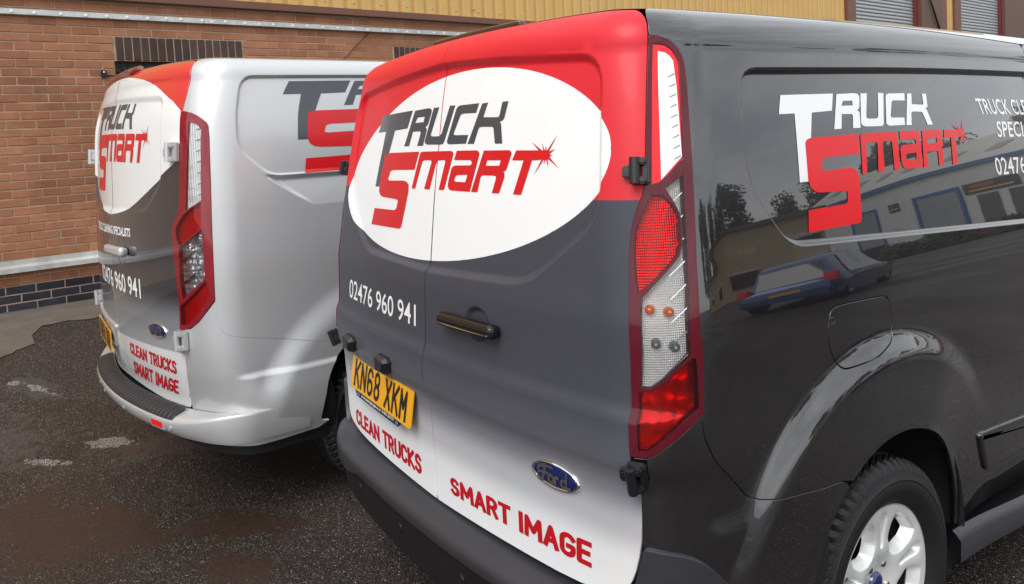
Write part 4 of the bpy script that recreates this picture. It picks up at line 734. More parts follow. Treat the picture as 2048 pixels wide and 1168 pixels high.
# sill, door moulding, forward body
pad('door_moulding', DARK, rounded([(2.05, .600), (3.0, .515), (3.0, .43), (2.10, .47)], .02), [(0, -.002), (.001, .006), (.006, .009), (.02, .0095)], M['dark_paint'], DV)
sill = [(lambda u: .0, lambda u: .36-.05*sst(1.9, 2.5, u)), (lambda u: .012, lambda u: .352-.05*sst(1.9, 2.5, u)), (lambda u: .024, lambda u: .335-.05*sst(1.9, 2.5, u)), (lambda u: .022, lambda u: .275-.04*sst(1.9, 2.5, u)), (lambda u: -.03, lambda u: .225), (lambda u: -.2, lambda u: .225)]
for sg in (1, -1): loft(DARK, np.linspace(1.90, 3.45, 40)[::(1 if sg > 0 else -1)]*sg, sill, 'sill', M['bumper_grey'], DV)
for sg in (1, -1):
    cd = rounded([(2.606, .33), (3.44, .33), (3.62, .80), (3.62, 1.15), (3.30, 1.62), (3.2, 1.76), (2.606, 1.775)], .03); patch('cab_door', DARK, [cd if sg > 0 else mir(cd)], M['dark_paint'], DV, 0, .05, .03, .014)
    cg = rounded([(2.75, 1.16), (3.56, 1.16), (3.22, 1.66), (2.75, 1.68)], .05); patch('cab_window', DARK, [cg if sg > 0 else mir(cg)], M['glass_dark'], DV, .003, .05, .03, .004)
def front_end(van, parent, y0, y1, ztop, paint_, zb=.25):
    st = [(y0, ztop, .76, .88), (y0+.35, ztop-.30, .76, .88), (y0+.75, 1.10, .80, .88), (y0+.95, 1.04, .80, .88), (y1-.25, .92, .72, .84), (y1-.06, .80, .62, .74), (y1, .60, .58, .70), (y1-.02, .35, .58, .70), (y1-.10, zb, .55, .66)]
    V = []; Fc = []; k = 9
    for y, zt, wt_, wb_ in st:
        for j in range(k):
            t = -1+2*j/(k-1); V.append((wt_*t*1.04, y-.10*t*t*(1 if y > y0+.2 else 0), zt-.03*t*t))
    for i in range(len(st)-1):
        for j in range(k-1): a = i*k+j; Fc.append((a, a+1, a+k+1, a+k))
    o = link('front_panel', mesh_from('front_panel', V[2*k:], [(a-2*k, b-2*k, c-2*k, d-2*k) for a, b, c, d in Fc[2*(k-1):]], True), paint_, parent)
    link('windscreen', mesh_from('windscreen', V[:3*k], Fc[:2*(k-1)], True), M['glass_dark'], parent)
    for sg in (1, -1):
        w_ = [(sg*.795, y0+.72, 1.09), (sg*.875, y0+.72, .98), (sg*.875, y0+.72, .32), (sg*.72, y1-.16, .28), (sg*.65, y1-.10, .60), (sg*.66, y1-.12, .80), (sg*.75, y1-.35, .90)]
        link('front_wing', mesh_from('front_wing', w_, [tuple(range(7))[::sg]]), paint_, parent)
front_end(DARK, DV, 2.90, 4.40, 1.78, M['dark_paint'])
box('underbody', (0, 2.1, .34), (1.36, 3.9, .22), M['shell'], DV)
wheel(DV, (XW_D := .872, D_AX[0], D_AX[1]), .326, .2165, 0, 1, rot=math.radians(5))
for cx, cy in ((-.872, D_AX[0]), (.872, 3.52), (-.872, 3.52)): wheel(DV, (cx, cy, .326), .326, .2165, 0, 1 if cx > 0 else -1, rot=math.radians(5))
for sg in (1, -1): arch_liner(DV, (D_AX[0]+.0, .375), .40, .885*sg, .55*sg)

# ---------------------------------------------------------------- silver van
SV = empty('panel_van', (S_ORG[0], S_ORG[1], 0), S_DELTA); tag(SV, 'taller silver panel van with glossy printed doors, parked beside the brick wall', 'van')
patch('inner_shell', SILV, [[(-1.4, .25), (1.4, .25), (1.4, .75), (1.35, 1.97), (-1.35, 1.97), (-1.4, .75)]], M['shell'], SV, off=-.024, g=.08, h=.08)
_sl = DATA['s_light']; S_REDGE = [(.705, .580), (.716, .700), (.704, .785)]+[(u_-.003, v_) for u_, v_ in _sl[8:]+_sl[:1]]
sdoor = [(.0025, .456), (.212, .449), (.50, .428), (.62, .428), (.659, .436)]+S_REDGE+[(S_REDGE[-1][0]+.012, 1.80), (S_REDGE[-1][0]+.012, 1.87), (S_REDGE[-1][0]+.004, 1.93), (S_REDGE[-1][0]-.02, 1.955), (.0025, 1.955)]
rr_s = [(S_RREC, (-.028, -.020, -.014, -.008, -.002, .004, .010, .016))]
sdr = livery_door(SILV, sdoor, M['livery_silver'], SV, 1, rr_s); tag(sdr, 'right rear door, nearer the camera'); sdl = livery_door(SILV, sdoor, M['livery_silver'], SV, -1, rr_s); tag(sdl, 'left rear door with the number plate')
_e = DATA['ell_pts_s']; _m = S_REDGE[-1][0]-.002; half = [(.0035, 1.905), (.12, 1.903)]+[tuple(p) for p in _e[:4]]+[(min(_e[4][0], _m), _e[4][1]), (S_REDGE[-2][0]-.0015, 1.57), (S_REDGE[-2][0]-.002, 1.53), tuple(_e[5]), tuple(_e[6]), tuple(_e[7]), (.16, 1.274), (.0035, 1.261)]
hp = smooth_loop(half, 1, 50); patch('white_oval', SILV, [hp], M['white_vinyl_gloss'], sdr, .0014, .024, .012, feats=rr_s); patch('white_oval', SILV, [mir(hp)], M['white_vinyl_gloss'], sdl, .0014, .024, .012, feats=mfeat(rr_s, -1))
A_ = DATA['logo_srear']
logo('logo_upper_word', SILV, 'TRUCK', A_, M['grey_vinyl'], sdr, .0024); logo('logo_lower_word', SILV, ['S', 'm', 'a', 'R2', 'T2'], A_, M['red_vinyl'], sdr, .0028); logo('logo_star', SILV, ['star'], A_, M['red_vinyl'], sdr, .0032)
lettering('phone_number', SILV, '02476 960 941', DATA['s_phone'], M['white_vinyl'], sdr, .014, .0014); lettering('door_text', SILV, 'TRUCK CLEANING SPECIALISTS', DATA['s_tcs'], M['white_vinyl'], sdr, .03, .0014)
slogan(SILV, 'CLEAN TRUCKS', DATA['s_clean'], sdr, .0014); slogan(SILV, 'SMART IMAGE', DATA['s_smart'], sdr, .0014)
badge(SILV, DATA['s_badge'][4], .082, .033, sdr)
pad('handle', SILV, rounded([(.005, 1.078), (.26, 1.072), (.26, 1.122), (.005, 1.122)], .024, 6), [(.008, .004), (.0, .022), (.002, .034), (.008, .040), (.016, .042)], M['silver_paint'], sdr)
pad('handle_cup', SILV, ellipse(.155, 1.10, .055, .075, 0, 32), [(0, .0006), (.004, .0012), (.012, -.004), (.02, -.012)], M['gloss_black'], sdr)
nx_ = SILV.N(np.array([-.33]), np.array([.62]))[0]; n_ = Vector((nx_[0], nx_[1], .0)).normalized(); a_ = Vector((-n_.y, n_.x, 0)); up_ = Vector((0, 0, 1)); q_ = SILV.F(np.array([-.33]), np.array([.60]))[0]; ctr = Vector((q_[0], q_[1], .625))+n_*.012
number_plate(Matrix(((a_.x, 0, n_.x, ctr.x), (a_.y, 0, n_.y, ctr.y), (0, 1, n_.z, ctr.z), (0, 0, 0, 1))), SV, 'KN68 XKM', False)
pad('plate_surround', SILV, rounded([(-.62, .60), (-.04, .60), (-.005, .72), (-.62, .74)], .02), [(0, -.002), (.002, .008), (.012, .010)], M['silver_paint'], sdl)
for s_, x in ((1, .712), (-1, -.712)):
    k_ = 1 if s_ > 0 else .4; hinge(SILV, s_*(DATA['s_hinges'][0][0]+DATA['s_hinges'][1][0])/2, 1.543, .10*k_, .088, M['silver_paint'], SV, s_); hinge(SILV, x, .752, .095*k_, .088, M['silver_paint'], SV, s_)
for sg in (1, -1):
    tl = tail_lamp(SILV, DATA['s_light'], [('white_lens', DATA['s_white'], 'reflector_white', -.006, 'clear'), ('middle_bowl', DATA['s_mid'], 'lamp_bowl', -.012, 'red_clear'), ('reflector', DATA['s_clear'], 'lamp_fluted', -.014, 'clear'), ('lower_bowl', DATA['s_low'], 'lamp_bowl', -.014, 'red_clear')], SV, sg); tl.data.materials[0] = M['lamp_frame_red']
    for k in range(7):
        v_ = 1.36+.045*k; uu_ = DATA['s_white'][2][0]+(v_-1.63)*.05; q = np.array([(uu_-.036, v_), (uu_-.006, v_+.006), (uu_-.006, v_+.010), (uu_-.036, v_+.004)])*np.array([sg, 1]); patch('lamp_rib', SILV, [q if sg > 0 else q[::-1]], M['bulb_grey'], tl, -.002, .02, .02)
    for v_, sl in ((1.105, .066), (1.015, .06)):
        q = np.array([(.733, v_-.03), (.873, v_+.05), (.873, v_+.062), (.733, v_-.018)])*np.array([sg, 1]); patch('lamp_rib', SILV, [q if sg > 0 else q[::-1]], M['chrome'], tl, -.004, .02, .02)
su_c, sv_c, sar = S_AX[0]+.72, .30, .43
s_lr = [(_sl[6][0]+.004, _sl[6][1]+.004)]+[(u_+.003, v_+.001) for u_, v_ in _sl[5:2:-1]]+[(_sl[2][0]+.002, _sl[2][1]+.003), (_sl[1][0], _sl[1][1]+.0035), (_sl[0][0]+.003, _sl[0][1]+.0035)]
_q = DATA['s_qseam']; sq = [tuple(_q[0]), ((_q[0][0]+_q[1][0])/2, .88), tuple(_q[1]), tuple(_q[2]), (.975, .787), tuple(_q[3]), (1.25, .722), (1.46, .668)]
def s_arch(t0, t1, n): return [(su_c+sar*math.cos(math.radians(t)), sv_c+sar*math.sin(math.radians(t))) for t in np.linspace(t0, t1, n)]
s_side = [(u_+.001, v_+.0015) for u_, v_ in sq]+s_arch(117, -3, 26)+[(2.7, .27), (2.7, 1.95), (.98, 1.955), (S_REDGE[-1][0]+.05, 1.958), (S_REDGE[-1][0]+.012, 1.952), (S_REDGE[-1][0]+.010, 1.93), (S_REDGE[-1][0]+.021, 1.87), (S_REDGE[-1][0]+.021, 1.80)]+s_lr[::-1][:-1]
s_low = [(.707, .790), (_sl[7][0], _sl[7][1]-.004), (_sl[6][0]+.001, _sl[6][1]-.006)]+[(u_-.0015, v_-.0015) for u_, v_ in sq[1:]]+s_arch(120, 175, 14)+[(1.36, .33), (1.30, .30), (.70, .30), (.668, .43), (.709, .580), (.720, .70)]
srings = [(S_SREC, (-.019, -.0125, -.009, -.006, -.003, 0., .003, .006, .011))]
_cu = np.arange(.95, 1.6, .014); crow = np.concatenate([np.stack([_cu, np.full(len(_cu), v_)], 1) for v_ in (.578, .584, .590, .596, .602, .608, .614, .620)]); _t = np.linspace(-.1, 1.1, 26); _dl = np.stack([1.225+.16*_t, 1.397-.112*_t], 1); prow = np.concatenate([np.stack([np.arange(1.2, 2.65, .015), np.full(len(np.arange(1.2, 2.65, .015)), v_)], 1) for v_ in (1.276, 1.2795, 1.2835, 1.288, 1.293)]+[_dl+np.array([.57, .82])*q_ for q_ in (-.010, -.005, .0, .005, .010, .015, .020, .026)])
for sg in (1, -1):
    lp = smooth_loop(s_side, 1, 38); patch('side_panel', SILV, [lp if sg > 0 else mir(lp)], M['silver_paint'], SV, 0, .018 if sg > 0 else .03, .014, .016, feats=mfeat(srings, sg) if sg > 0 else (), extra=prow if sg > 0 else None)
    lp = smooth_loop(s_low, 1, 38); patch('rear_corner_panel', SILV, [lp if sg > 0 else mir(lp)], M['silver_paint'], SV, 0, .02, .012, .014, extra=crow*np.array([sg, 1]))
bu = np.concatenate([np.linspace(-1.30, -.7, 40), np.linspace(-.69, .69, 260), np.linspace(.7, 1.30, 40)])
ds = lambda u: 1-sst(.60, 1.02, u); sd_ = lambda u: .024*sst(.72, 1.02, u)
tw_ = lambda u: .43+.02*sst(.6, 1.0, u)
loft(SILV, bu, [(lambda u: -.02, lambda u: tw_(u)), (lambda u: .002+sd_(u), lambda u: tw_(u)-.002), (lambda u: .004+.050*ds(u)+sd_(u), lambda u: tw_(u)-.016*ds(u)), (lambda u: .007+.060*ds(u)+sd_(u), lambda u: tw_(u)-.022*ds(u)-.004), (lambda u: .008+.064*ds(u)+sd_(u), lambda u: tw_(u)-.034*ds(u)-.010), (lambda u: .004+.058*ds(u)+sd_(u), lambda u: .352), (lambda u: -.004+.042*ds(u)+sd_(u), lambda u: .325), (lambda u: -.06, lambda u: .305), (lambda u: -.3, lambda u: .305)], 'bumper', M['silver_paint'], SV)
us_ = np.linspace(-.665, .665, 530)
loft(SILV, us_, [(lambda u: -.015, lambda u: .440), (lambda u: .004, lambda u: .440), (lambda u: .006+.042*ds(u), lambda u: .438-.010*ds(u)), (lambda u: .008+.052*ds(u), lambda u: .433-.014*ds(u)), (lambda u: .009+.058*ds(u), lambda u: .424-.018*ds(u)), (lambda u: .006+.056*ds(u), lambda u: .414-.018*ds(u))], 'step_pad', M['step_black'], SV, extra=lambda u, j: -.0045*max(0, math.sin(u*2*math.pi/.033))**2 if j in (1, 2, 3) else 0)
def on_bumper(name, uu, z, mesh, m, d):
    Pq, nx, ny = SILV.F0(np.array([uu]), np.array([.55]), True); o = link(name, mesh, m, SV); o.location = (float(Pq[0][0]+nx[0]*d), float(Pq[0][1]+ny[0]*d), z); o.rotation_euler = (0, 0, math.atan2(float(ny[0]), float(nx[0]))); return o
for uu in (-.36, -.18, .18, .645):
    V, Fc = lathe([(.0, .003), (.009, .003), (.010, .0015), (.0125, .004), (.0145, .003), (.015, -.008)], 24); on_bumper('parking_sensor', uu, .373, mesh_from('parking_sensor', V, Fc, True), M['silver_paint'], .006+.060*ds(abs(uu)))
for sg in (1, -1):
    bm = bmesh.new(); add_box(bm, (0, 0, 0), (.012, .118, .046)); bmesh.ops.bevel(bm, geom=list(bm.edges), offset=.004, segments=2, affect='EDGES'); me = bpy.data.meshes.new('reflector_frame'); bm.to_mesh(me); bm.free(); fr = on_bumper('rear_reflector', .545*sg, .374, me, M['silver_paint'], .063)
    bm = bmesh.new(); add_box(bm, (.004, 0, 0), (.010, .098, .032)); bmesh.ops.bevel(bm, geom=list(bm.edges), offset=.003, segments=2, affect='EDGES'); me = bpy.data.meshes.new('reflector_lens'); bm.to_mesh(me); bm.free(); link('reflector_lens', me, M['lamp_red'], fr)
ur = np.concatenate([np.linspace(-4.0, -1.1, 40), np.linspace(-1.08, 1.08, 60), np.linspace(1.1, 4.0, 40)])
link('roof', roof_mesh(SILV, ur, 1.958, .75, .03), M['silver_paint'], SV)
lip = rounded([(-.70, 1.915), (.16, 1.915), (.23, 1.945), (.20, 1.975), (-.70, 1.975)], .02)
pad('roof_lip', SILV, lip, [(0, -.004), (.0, .010), (.008, .018), (.018, .020)], M['lip_red'], SV)
logo('side_logo_upper_word', SILV, 'TRUCK', DATA['logo_sside'], M['grey_vinyl'], SV, .0012); logo('side_logo_lower_word', SILV, ['S', 'm', 'a', 'R2', 'T2'], DATA['logo_sside'], M['red_vinyl'], SV, .0016); logo('side_logo_star', SILV, ['star'], DATA['logo_sside'], M['red_vinyl'], SV, .0019)
for sg in (1, -1):
    cd = rounded([(2.706, .28), (3.74, .28), (3.95, .80), (3.95, 1.20), (3.60, 1.75), (3.5, 1.93), (2.706, 1.95)], .03); patch('cab_door', SILV, [cd if sg > 0 else mir(cd)], M['silver_paint'], SV, 0, .05, .03, .014)
    cg = rounded([(2.85, 1.22), (3.86, 1.22), (3.5, 1.78), (2.85, 1.80)], .05); patch('cab_window', SILV, [cg if sg > 0 else mir(cg)], M['glass_dark'], SV, .003, .05, .03, .004)
front_end(SILV, SV, 3.22, 4.95, 1.90, M['silver_paint'], .2)
box('underbody', (0, 2.7, .33), (1.40, 3.9, .16), M['shell'], SV)
for sx in (1, -1):
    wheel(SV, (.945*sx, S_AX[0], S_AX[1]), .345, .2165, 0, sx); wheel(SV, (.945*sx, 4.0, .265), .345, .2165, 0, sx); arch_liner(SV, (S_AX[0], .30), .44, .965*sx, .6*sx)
M_extra = None

# ---------------------------------------------------------------- ground
WO = Vector((-5.9687, -.5891, 0)); WT = Vector((-.07832, .99693, 0)); WN = Vector((.99693, .07832, 0)); W_RZ = math.atan2(WT.y, WT.x)-math.pi/2
g_prof = pch([-1, .0, .5, 1.2, 2.0, 2.7, 3.6, 4.6, 5.3, 9.], [.27, .25, .205, .115, .01, -.06, -.08, -.045, 0., 0.])
def gz(x, y): w_ = (np.asarray(x)-WO.x)*WN.x+(np.asarray(y)-WO.y)*WN.y; return g_prof(np.clip(w_, -1, 9))+.006*np.sin(np.asarray(x)*1.9+.4)*np.sin(np.asarray(y)*1.3)*np.clip(1.8-np.abs(np.asarray(x)+2.6)*.6, 0, 1)
def asphalt():
    m, nt, b = new_mat('worn_wet_asphalt'); N, L = nt.nodes.new, nt.links.new
    tc = N('ShaderNodeTexCoord')
    def noise(sc, det=5, rough=.55):
        n_ = N('ShaderNodeTexNoise'); n_.inputs['Scale'].default_value = sc; n_.inputs['Detail'].default_value = det; n_.inputs['Roughness'].default_value = rough; L(tc.outputs['Object'], n_.inputs['Vector']); return n_
    def ramp(src, stops):
        r_ = N('ShaderNodeValToRGB'); e_ = r_.color_ramp.elements
        for i, (p, c) in enumerate(stops):
            q = e_[i] if i < 2 else e_.new(p); q.position = p; q.color = (c if isinstance(c, tuple) else (c, c, c))+(1,)
        L(src, r_.inputs[0]); return r_
    def mixc(f, a, b_, mode='MIX'):
        x = N('ShaderNodeMix'); x.data_type = 'RGBA'; x.blend_type = mode
        for s_, k in ((f, 0), (a, 6), (b_, 7)):
            if isinstance(s_, (int, float)): x.inputs[k].default_value = s_
            elif isinstance(s_, tuple): x.inputs[k].default_value = s_+(1,)
            else: L(s_, x.inputs[k])
        return x.outputs[2]
    def math_(op, a, b_=None, c=None):
        x = N('ShaderNodeMath'); x.operation = op; x.use_clamp = False
        for i, s_ in enumerate((a, b_, c)):
            if s_ is None: continue
            if isinstance(s_, (int, float)): x.inputs[i].default_value = s_
            else: L(s_, x.inputs[i])
        return x.outputs[0]
    # stone chips
    vo = N('ShaderNodeTexVoronoi'); vo.inputs['Scale'].default_value = 130; vo.inputs['Randomness'].default_value = 1.; L(tc.outputs['Object'], vo.inputs['Vector'])
    chip = ramp(vo.outputs['Distance'], [(.0, 1.), (.34, .85), (.55, .12)])
    sep = N('ShaderNodeSeparateColor'); L(vo.outputs['Color'], sep.inputs[0])
    stone = ramp(sep.outputs[0], [(.0, (.020, .016, .0135)), (.42, (.050, .039, .032)), (.76, (.105, .084, .070)), (.955, (.19, .16, .136)), (1., (.44, .39, .35))])
    tar = mixc(noise(2.1).outputs['Fac'], (.014, .011, .0095), (.027, .021, .0175))
    col = mixc(chip.outputs[0], tar, stone.outputs[0])
    big = noise(.9, 6, .6); col = mixc(.55, col, ramp(big.outputs['Fac'], [(.35, (.55, .52, .5)), (.65, (1.25, 1.2, 1.15))]).outputs[0], 'MULTIPLY')
    nz = noise(7., 8, .62); nz2 = noise(26., 6, .6)
    def blob(cx, cy, rx, ry, rot, edge=.30, frac=.55):
        mp = N('ShaderNodeMapping'); mp.vector_type = 'TEXTURE'; mp.inputs['Location'].default_value = (cx, cy, 0); mp.inputs['Rotation'].default_value = (0, 0, rot); mp.inputs['Scale'].default_value = (rx, ry, 100.); L(tc.outputs['Object'], mp.inputs['Vector'])
        ln = N('ShaderNodeVectorMath'); ln.operation = 'LENGTH'; L(mp.outputs[0], ln.inputs[0])
        d_ = math_('MULTIPLY_ADD', math_('ADD', math_('SUBTRACT', nz.outputs['Fac'], .5), math_('MULTIPLY', math_('SUBTRACT', nz2.outputs['Fac'], .5), .7)), frac*6., ln.outputs['Value'])
        mr = N('ShaderNodeMapRange'); mr.interpolation_type = 'SMOOTHSTEP'; L(d_, mr.inputs[0]); mr.inputs[1].default_value = 1+edge; mr.inputs[2].default_value = 1-edge; return mr.outputs[0]
    # brown silt in the dips
    mud = None
    for a in BROWN:
        k = blob(*a); mud = k if mud is None else math_('MAXIMUM', mud, k)
    mudc = mixc(nz2.outputs['Fac'], (.032, .018, .0125), (.054, .031, .022)); col = mixc(math_('MULTIPLY', mud, .85), col, mudc)
    dry = None
    for a in DRY: k = blob(*a); dry = k if dry is None else math_('MAXIMUM', dry, k)
    col = mixc(math_('MULTIPLY', dry, .28), col, (.13, .118, .105))
    # worn road paint
    pt = None
    for a in PAINTED: k = blob(*a); pt = k if pt is None else math_('MAXIMUM', pt, k)
    pt = math_('MULTIPLY', pt, ramp(vo.outputs['Distance'], [(.18, 1.), (.48, .1)]).outputs[0]); col = mixc(pt, col, (.60, .58, .54))
    L(col, b.inputs['Base Color'])
    wet = ramp(noise(.55, 5, .5).outputs['Fac'], [(.38, .30), (.62, .62)])
    rg = mixc(math_('MULTIPLY', mud, .6), wet.outputs[0], (.34, .34, .34)); L(rg, b.inputs['Roughness'])
    bh = math_('MULTIPLY', chip.outputs[0], math_('SUBTRACT', 1., math_('MULTIPLY', mud, .85)))
    bp = N('ShaderNodeBump'); bp.inputs['Strength'].default_value = .75; bp.inputs['Distance'].default_value = .006; L(bh, bp.inputs['Height']); L(bp.outputs[0], b.inputs['Normal'])
    setp(b, Specular_IOR_Level=.45); return m
BROWN = [(-2.0, -.86, .60, .28, .5, .35, .55), (-1.40, -.20, .36, .13, .85, .3, .55), (-1.0, -.30, .20, .11, .4, .12, .4), (-2.80, -.38, .24, .09, .7, .25, .5), (-1.75, -.55, .3, .1, .2, .4, .7)]
DRY = [(-4.1, -.75, .22, .10, .4, .4, .8), (-3.4, -1.0, .5, .2, .3, .5, .8), (-2.6, -.1, .4, .2, .9, .5, .8)]
PAINTED = [(-2.93, -.46, .145, .055, .9, .10, .5), (-2.87, -.765, .13, .033, .75, .10, .55), (-4.05, -.72, .11, .025, .5, .2, .8), (-4.25, -.86, .05, .02, .5, .3, .8)]
xs = np.unique(np.concatenate([np.linspace(-60, -7, 12), np.arange(-7, 4, .12), np.linspace(4, 120, 30)])); ys = np.unique(np.concatenate([np.linspace(-60, -4, 12), np.arange(-4, 8, .2), np.linspace(8, 140, 30)]))
gx, gy = np.meshgrid(xs, ys); V = np.stack([gx.ravel(), gy.ravel(), gz(gx, gy).ravel()], 1); nx_ = len(xs)
Fc = [(j*nx_+i, j*nx_+i+1, (j+1)*nx_+i+1, (j+1)*nx_+i) for j in range(len(ys)-1) for i in range(nx_-1)]
tag(link('ground', mesh_from('ground', V, Fc, True), asphalt()), kind='structure')
# old concrete apron along the wall
edge = [(-8, .62), (-1.6, .70), (-.55, 1.28), (-.42, 1.20), (-.30, 1.08), (-.17, .98), (-.16, .80), (-.06, .60), (.08, .585), (.22, .61), (.34, .63), (.52, .70), (.70, .75), (1.2, .72), (2.5, .78), (6, .7), (30, .72)]
loop = [(s_, -.02) for s_ in (-8., 30.)]; ap = np.array([(s_, w_) for s_, w_ in edge]+[(30., -.02), (-8., -.02)])
apx = resample(ap, .06); jit = RNG.normal(0, .012, len(apx)); msk = (apx[:, 1] > .1); apx[msk, 1] += jit[msk]
P, T = triangulate([apx], fill_pts([apx], .18)); wx = WO.x+WT.x*P[:, 0]+WN.x*P[:, 1]; wy = WO.y+WT.y*P[:, 0]+WN.y*P[:, 1]
m_con = mat('dry_weathered_concrete', (.125, .104, .082), .85, amt=.45, scale=5, bump=.6, bscale=90)
tag(link('pavement', mesh_from('pavement', np.stack([wx, wy, gz(wx, wy)+.006], 1), T, True), m_con), kind='structure')

# ---------------------------------------------------------------- brick and cladding building behind the vans
BD = empty('industrial_building', WO, W_RZ); tag(BD, 'brick industrial building with tan metal cladding above and roller shutters', 'building')
# local frame: x out of the wall, y along it, z up
def noise_mat(name, c1, c2, rough, bump=.5, bscale=45, scale=6, rnd=.35):
    m, nt, b = new_mat(name); N, L = nt.nodes.new, nt.links.new
    oi = N('ShaderNodeObjectInfo'); tc = N('ShaderNodeTexCoord'); no = N('ShaderNodeTexNoise'); no.noise_dimensions = '4D'; no.inputs['Scale'].default_value = scale; no.inputs['Detail'].default_value = 7; L(tc.outputs['Object'], no.inputs['Vector'])
    ml = N('ShaderNodeMath'); ml.operation = 'MULTIPLY'; ml.inputs[1].default_value = 37.; L(oi.outputs['Random'], ml.inputs[0]); L(ml.outputs[0], no.inputs['W'])
    ad = N('ShaderNodeMath'); ad.operation = 'MULTIPLY_ADD'; L(oi.outputs['Random'], ad.inputs[0]); ad.inputs[1].default_value = rnd; 
    sb = N('ShaderNodeMath'); sb.operation = 'SUBTRACT'; L(no.outputs['Fac'], sb.inputs[0]); sb.inputs[1].default_value = rnd/2; L(sb.outputs[0], ad.inputs[2])
    r_ = N('ShaderNodeValToRGB'); e_ = r_.color_ramp.elements; e_[0].position = .25; e_[0].color = c1+(1,); e_[1].position = .75; e_[1].color = c2+(1,); L(ad.outputs[0], r_.inputs[0]); ge = N('ShaderNodeNewGeometry'); n3 = N('ShaderNodeTexNoise'); n3.inputs['Scale'].default_value = 1.3; n3.inputs['Detail'].default_value = 5; L(ge.outputs['Position'], n3.inputs['Vector']); r3 = N('ShaderNodeValToRGB'); r3.color_ramp.elements[0].position = .33; r3.color_ramp.elements[0].color = (.72, .68, .66, 1); r3.color_ramp.elements[1].position = .6; r3.color_ramp.elements[1].color = (1, 1, 1, 1); L(n3.outputs['Fac'], r3.inputs[0])
    mm = N('ShaderNodeMix'); mm.data_type = 'RGBA'; mm.blend_type = 'MULTIPLY'; mm.inputs[0].default_value = 1.; L(r_.outputs[0], mm.inputs[6]); L(r3.outputs[0], mm.inputs[7]); L(mm.outputs[2], b.inputs['Base Color'])
    n2 = N('ShaderNodeTexNoise'); n2.inputs['Scale'].default_value = bscale; n2.inputs['Detail'].default_value = 6; L(tc.outputs['Object'], n2.inputs['Vector']); bp = N('ShaderNodeBump'); bp.inputs['Strength'].default_value = bump; bp.inputs['Distance'].default_value = .006; L(n2.outputs['Fac'], bp.inputs['Height']); L(bp.outputs[0], b.inputs['Normal'])
    setp(b, Roughness=rough); return m
m_brick = noise_mat('red_brick', (.33, .135, .068), (.48, .215, .112), .85); m_blue = noise_mat('blue_engineering_brick', (.022, .022, .034), (.05, .05, .072), .45, .3); m_sold = noise_mat('brown_brick', (.055, .033, .026), (.105, .066, .05), .8)
m_mortar = mat('mortar', (.46, .33, .24), .9, amt=.2, scale=20, bump=.6, bscale=150)
bw = empty('brick_wall', (0, 0, 0), 0, BD)
def brick_mesh(L_, H_, seed, D_=.10):
    r = np.random.default_rng(seed); bm = bmesh.new(); add_box(bm, (-.05+.0, 0, 0), (D_, L_, H_)); bmesh.ops.bevel(bm, geom=list(bm.edges), offset=.0035, segments=1, affect='EDGES')
    for v in bm.verts: v.co += Vector(r.normal(0, .0009, 3))
    me = bpy.data.meshes.new('brick'); bm.to_mesh(me); bm.free(); return me
bm_full = [brick_mesh(.215, .065, i) for i in range(6)]
for k_, me in enumerate(bm_full): me.materials.append(m_brick)
bl_full = [brick_mesh(.215, .065, 20+i) for i in range(3)]
for me in bl_full: me.materials.append(m_blue)
half_me = {}
Z_A = 2.7205; SOLD = [(.786, 1.985), (3.765, 4.97)]; WINZ = 2.4205
cand = []
for k in range(-3, 33):
    zc = Z_A-.075*(k+.5)
    for i in range(-4, 34):
        s0 = i*.225+(.1125 if k % 2 else 0.); s1 = s0+.225; c0, c1 = s0+.005, s1-.005
        if c1 < -.9: continue
        parts_ = [(c0, c1)]
        if zc < 2.645:
            for w0, w1 in SOLD:
                if zc > 1.24:
                    nw = []
                    for a, b in parts_:
                        if b <= w0 or a >= w1: nw.append((a, b))
                        else:
                            if a < w0-.03: nw.append((a, w0-.010))
                            if b > w1+.03: nw.append((w1+.010, b))
                    parts_ = nw
        for a, b in parts_: cand.append((k, a, b, zc))
def seen(c): _, a, b, zc = c; return a < .98 and b > -.42 or (zc > 2.36 and a < 4.9 and b > -.42)
vis = [c for c in cand if seen(c)]; rest = [c for c in cand if not seen(c)]
vis.sort(key=lambda c: c[1]); rest += vis[300:]; vis = vis[:300]
for n_b, (k, a, b, zc) in enumerate(vis):
    L_ = b-a; blue = zc < .47
    if abs(L_-.215) < .004: me = (bl_full if blue else bm_full)[random.randrange(3 if blue else 6)]
    else:
        key = (round(L_, 2), blue)
        if key not in half_me: half_me[key] = brick_mesh(L_, .065, 50+len(half_me)); half_me[key].materials.append(m_blue if blue else m_brick)
        me = half_me[key]
    o = link('brick', me, None, bw); o.location = (random.gauss(0, .0012), (a+b)/2, zc); o.rotation_euler = (0, 0, random.gauss(0, .004))
bmr = bmesh.new(); bmb = bmesh.new()
for k, a, b, zc in rest: add_box(bmb if zc < .47 else bmr, (-.05, (a+b)/2, zc), (.10, b-a, .065))
tag(bm_obj('far_bricks', bmr, m_brick, bw), kind='stuff'); tag(bm_obj('far_bricks', bmb, m_blue, bw), kind='stuff')
me_s = [brick_mesh(.065, .215, 80+i) for i in range(4)]
for me in me_s: me.materials.append(m_sold)
for w0, w1 in SOLD:
    n = 16
    for i in range(n): o = link('lintel_brick', me_s[i % 4], None, bw); o.location = (random.gauss(0, .001), w0+.012+(i+.5)*(w1-w0-.01)/n, 2.5325)
for y0, y1, z0, z1 in ((-11, 33, WINZ-.0, 3.0), (-11, 33, -.1, 1.24), (-11, SOLD[0][0]-.004, 1.24, WINZ), (SOLD[0][1]+.004, SOLD[1][0]-.004, 1.24, WINZ), (SOLD[1][1]+.004, 33, 1.24, WINZ)): box('mortar_bed', (-.1055, (y0+y1)/2, (z0+z1)/2), (.2, y1-y0, z1-z0), m_mortar, bw)
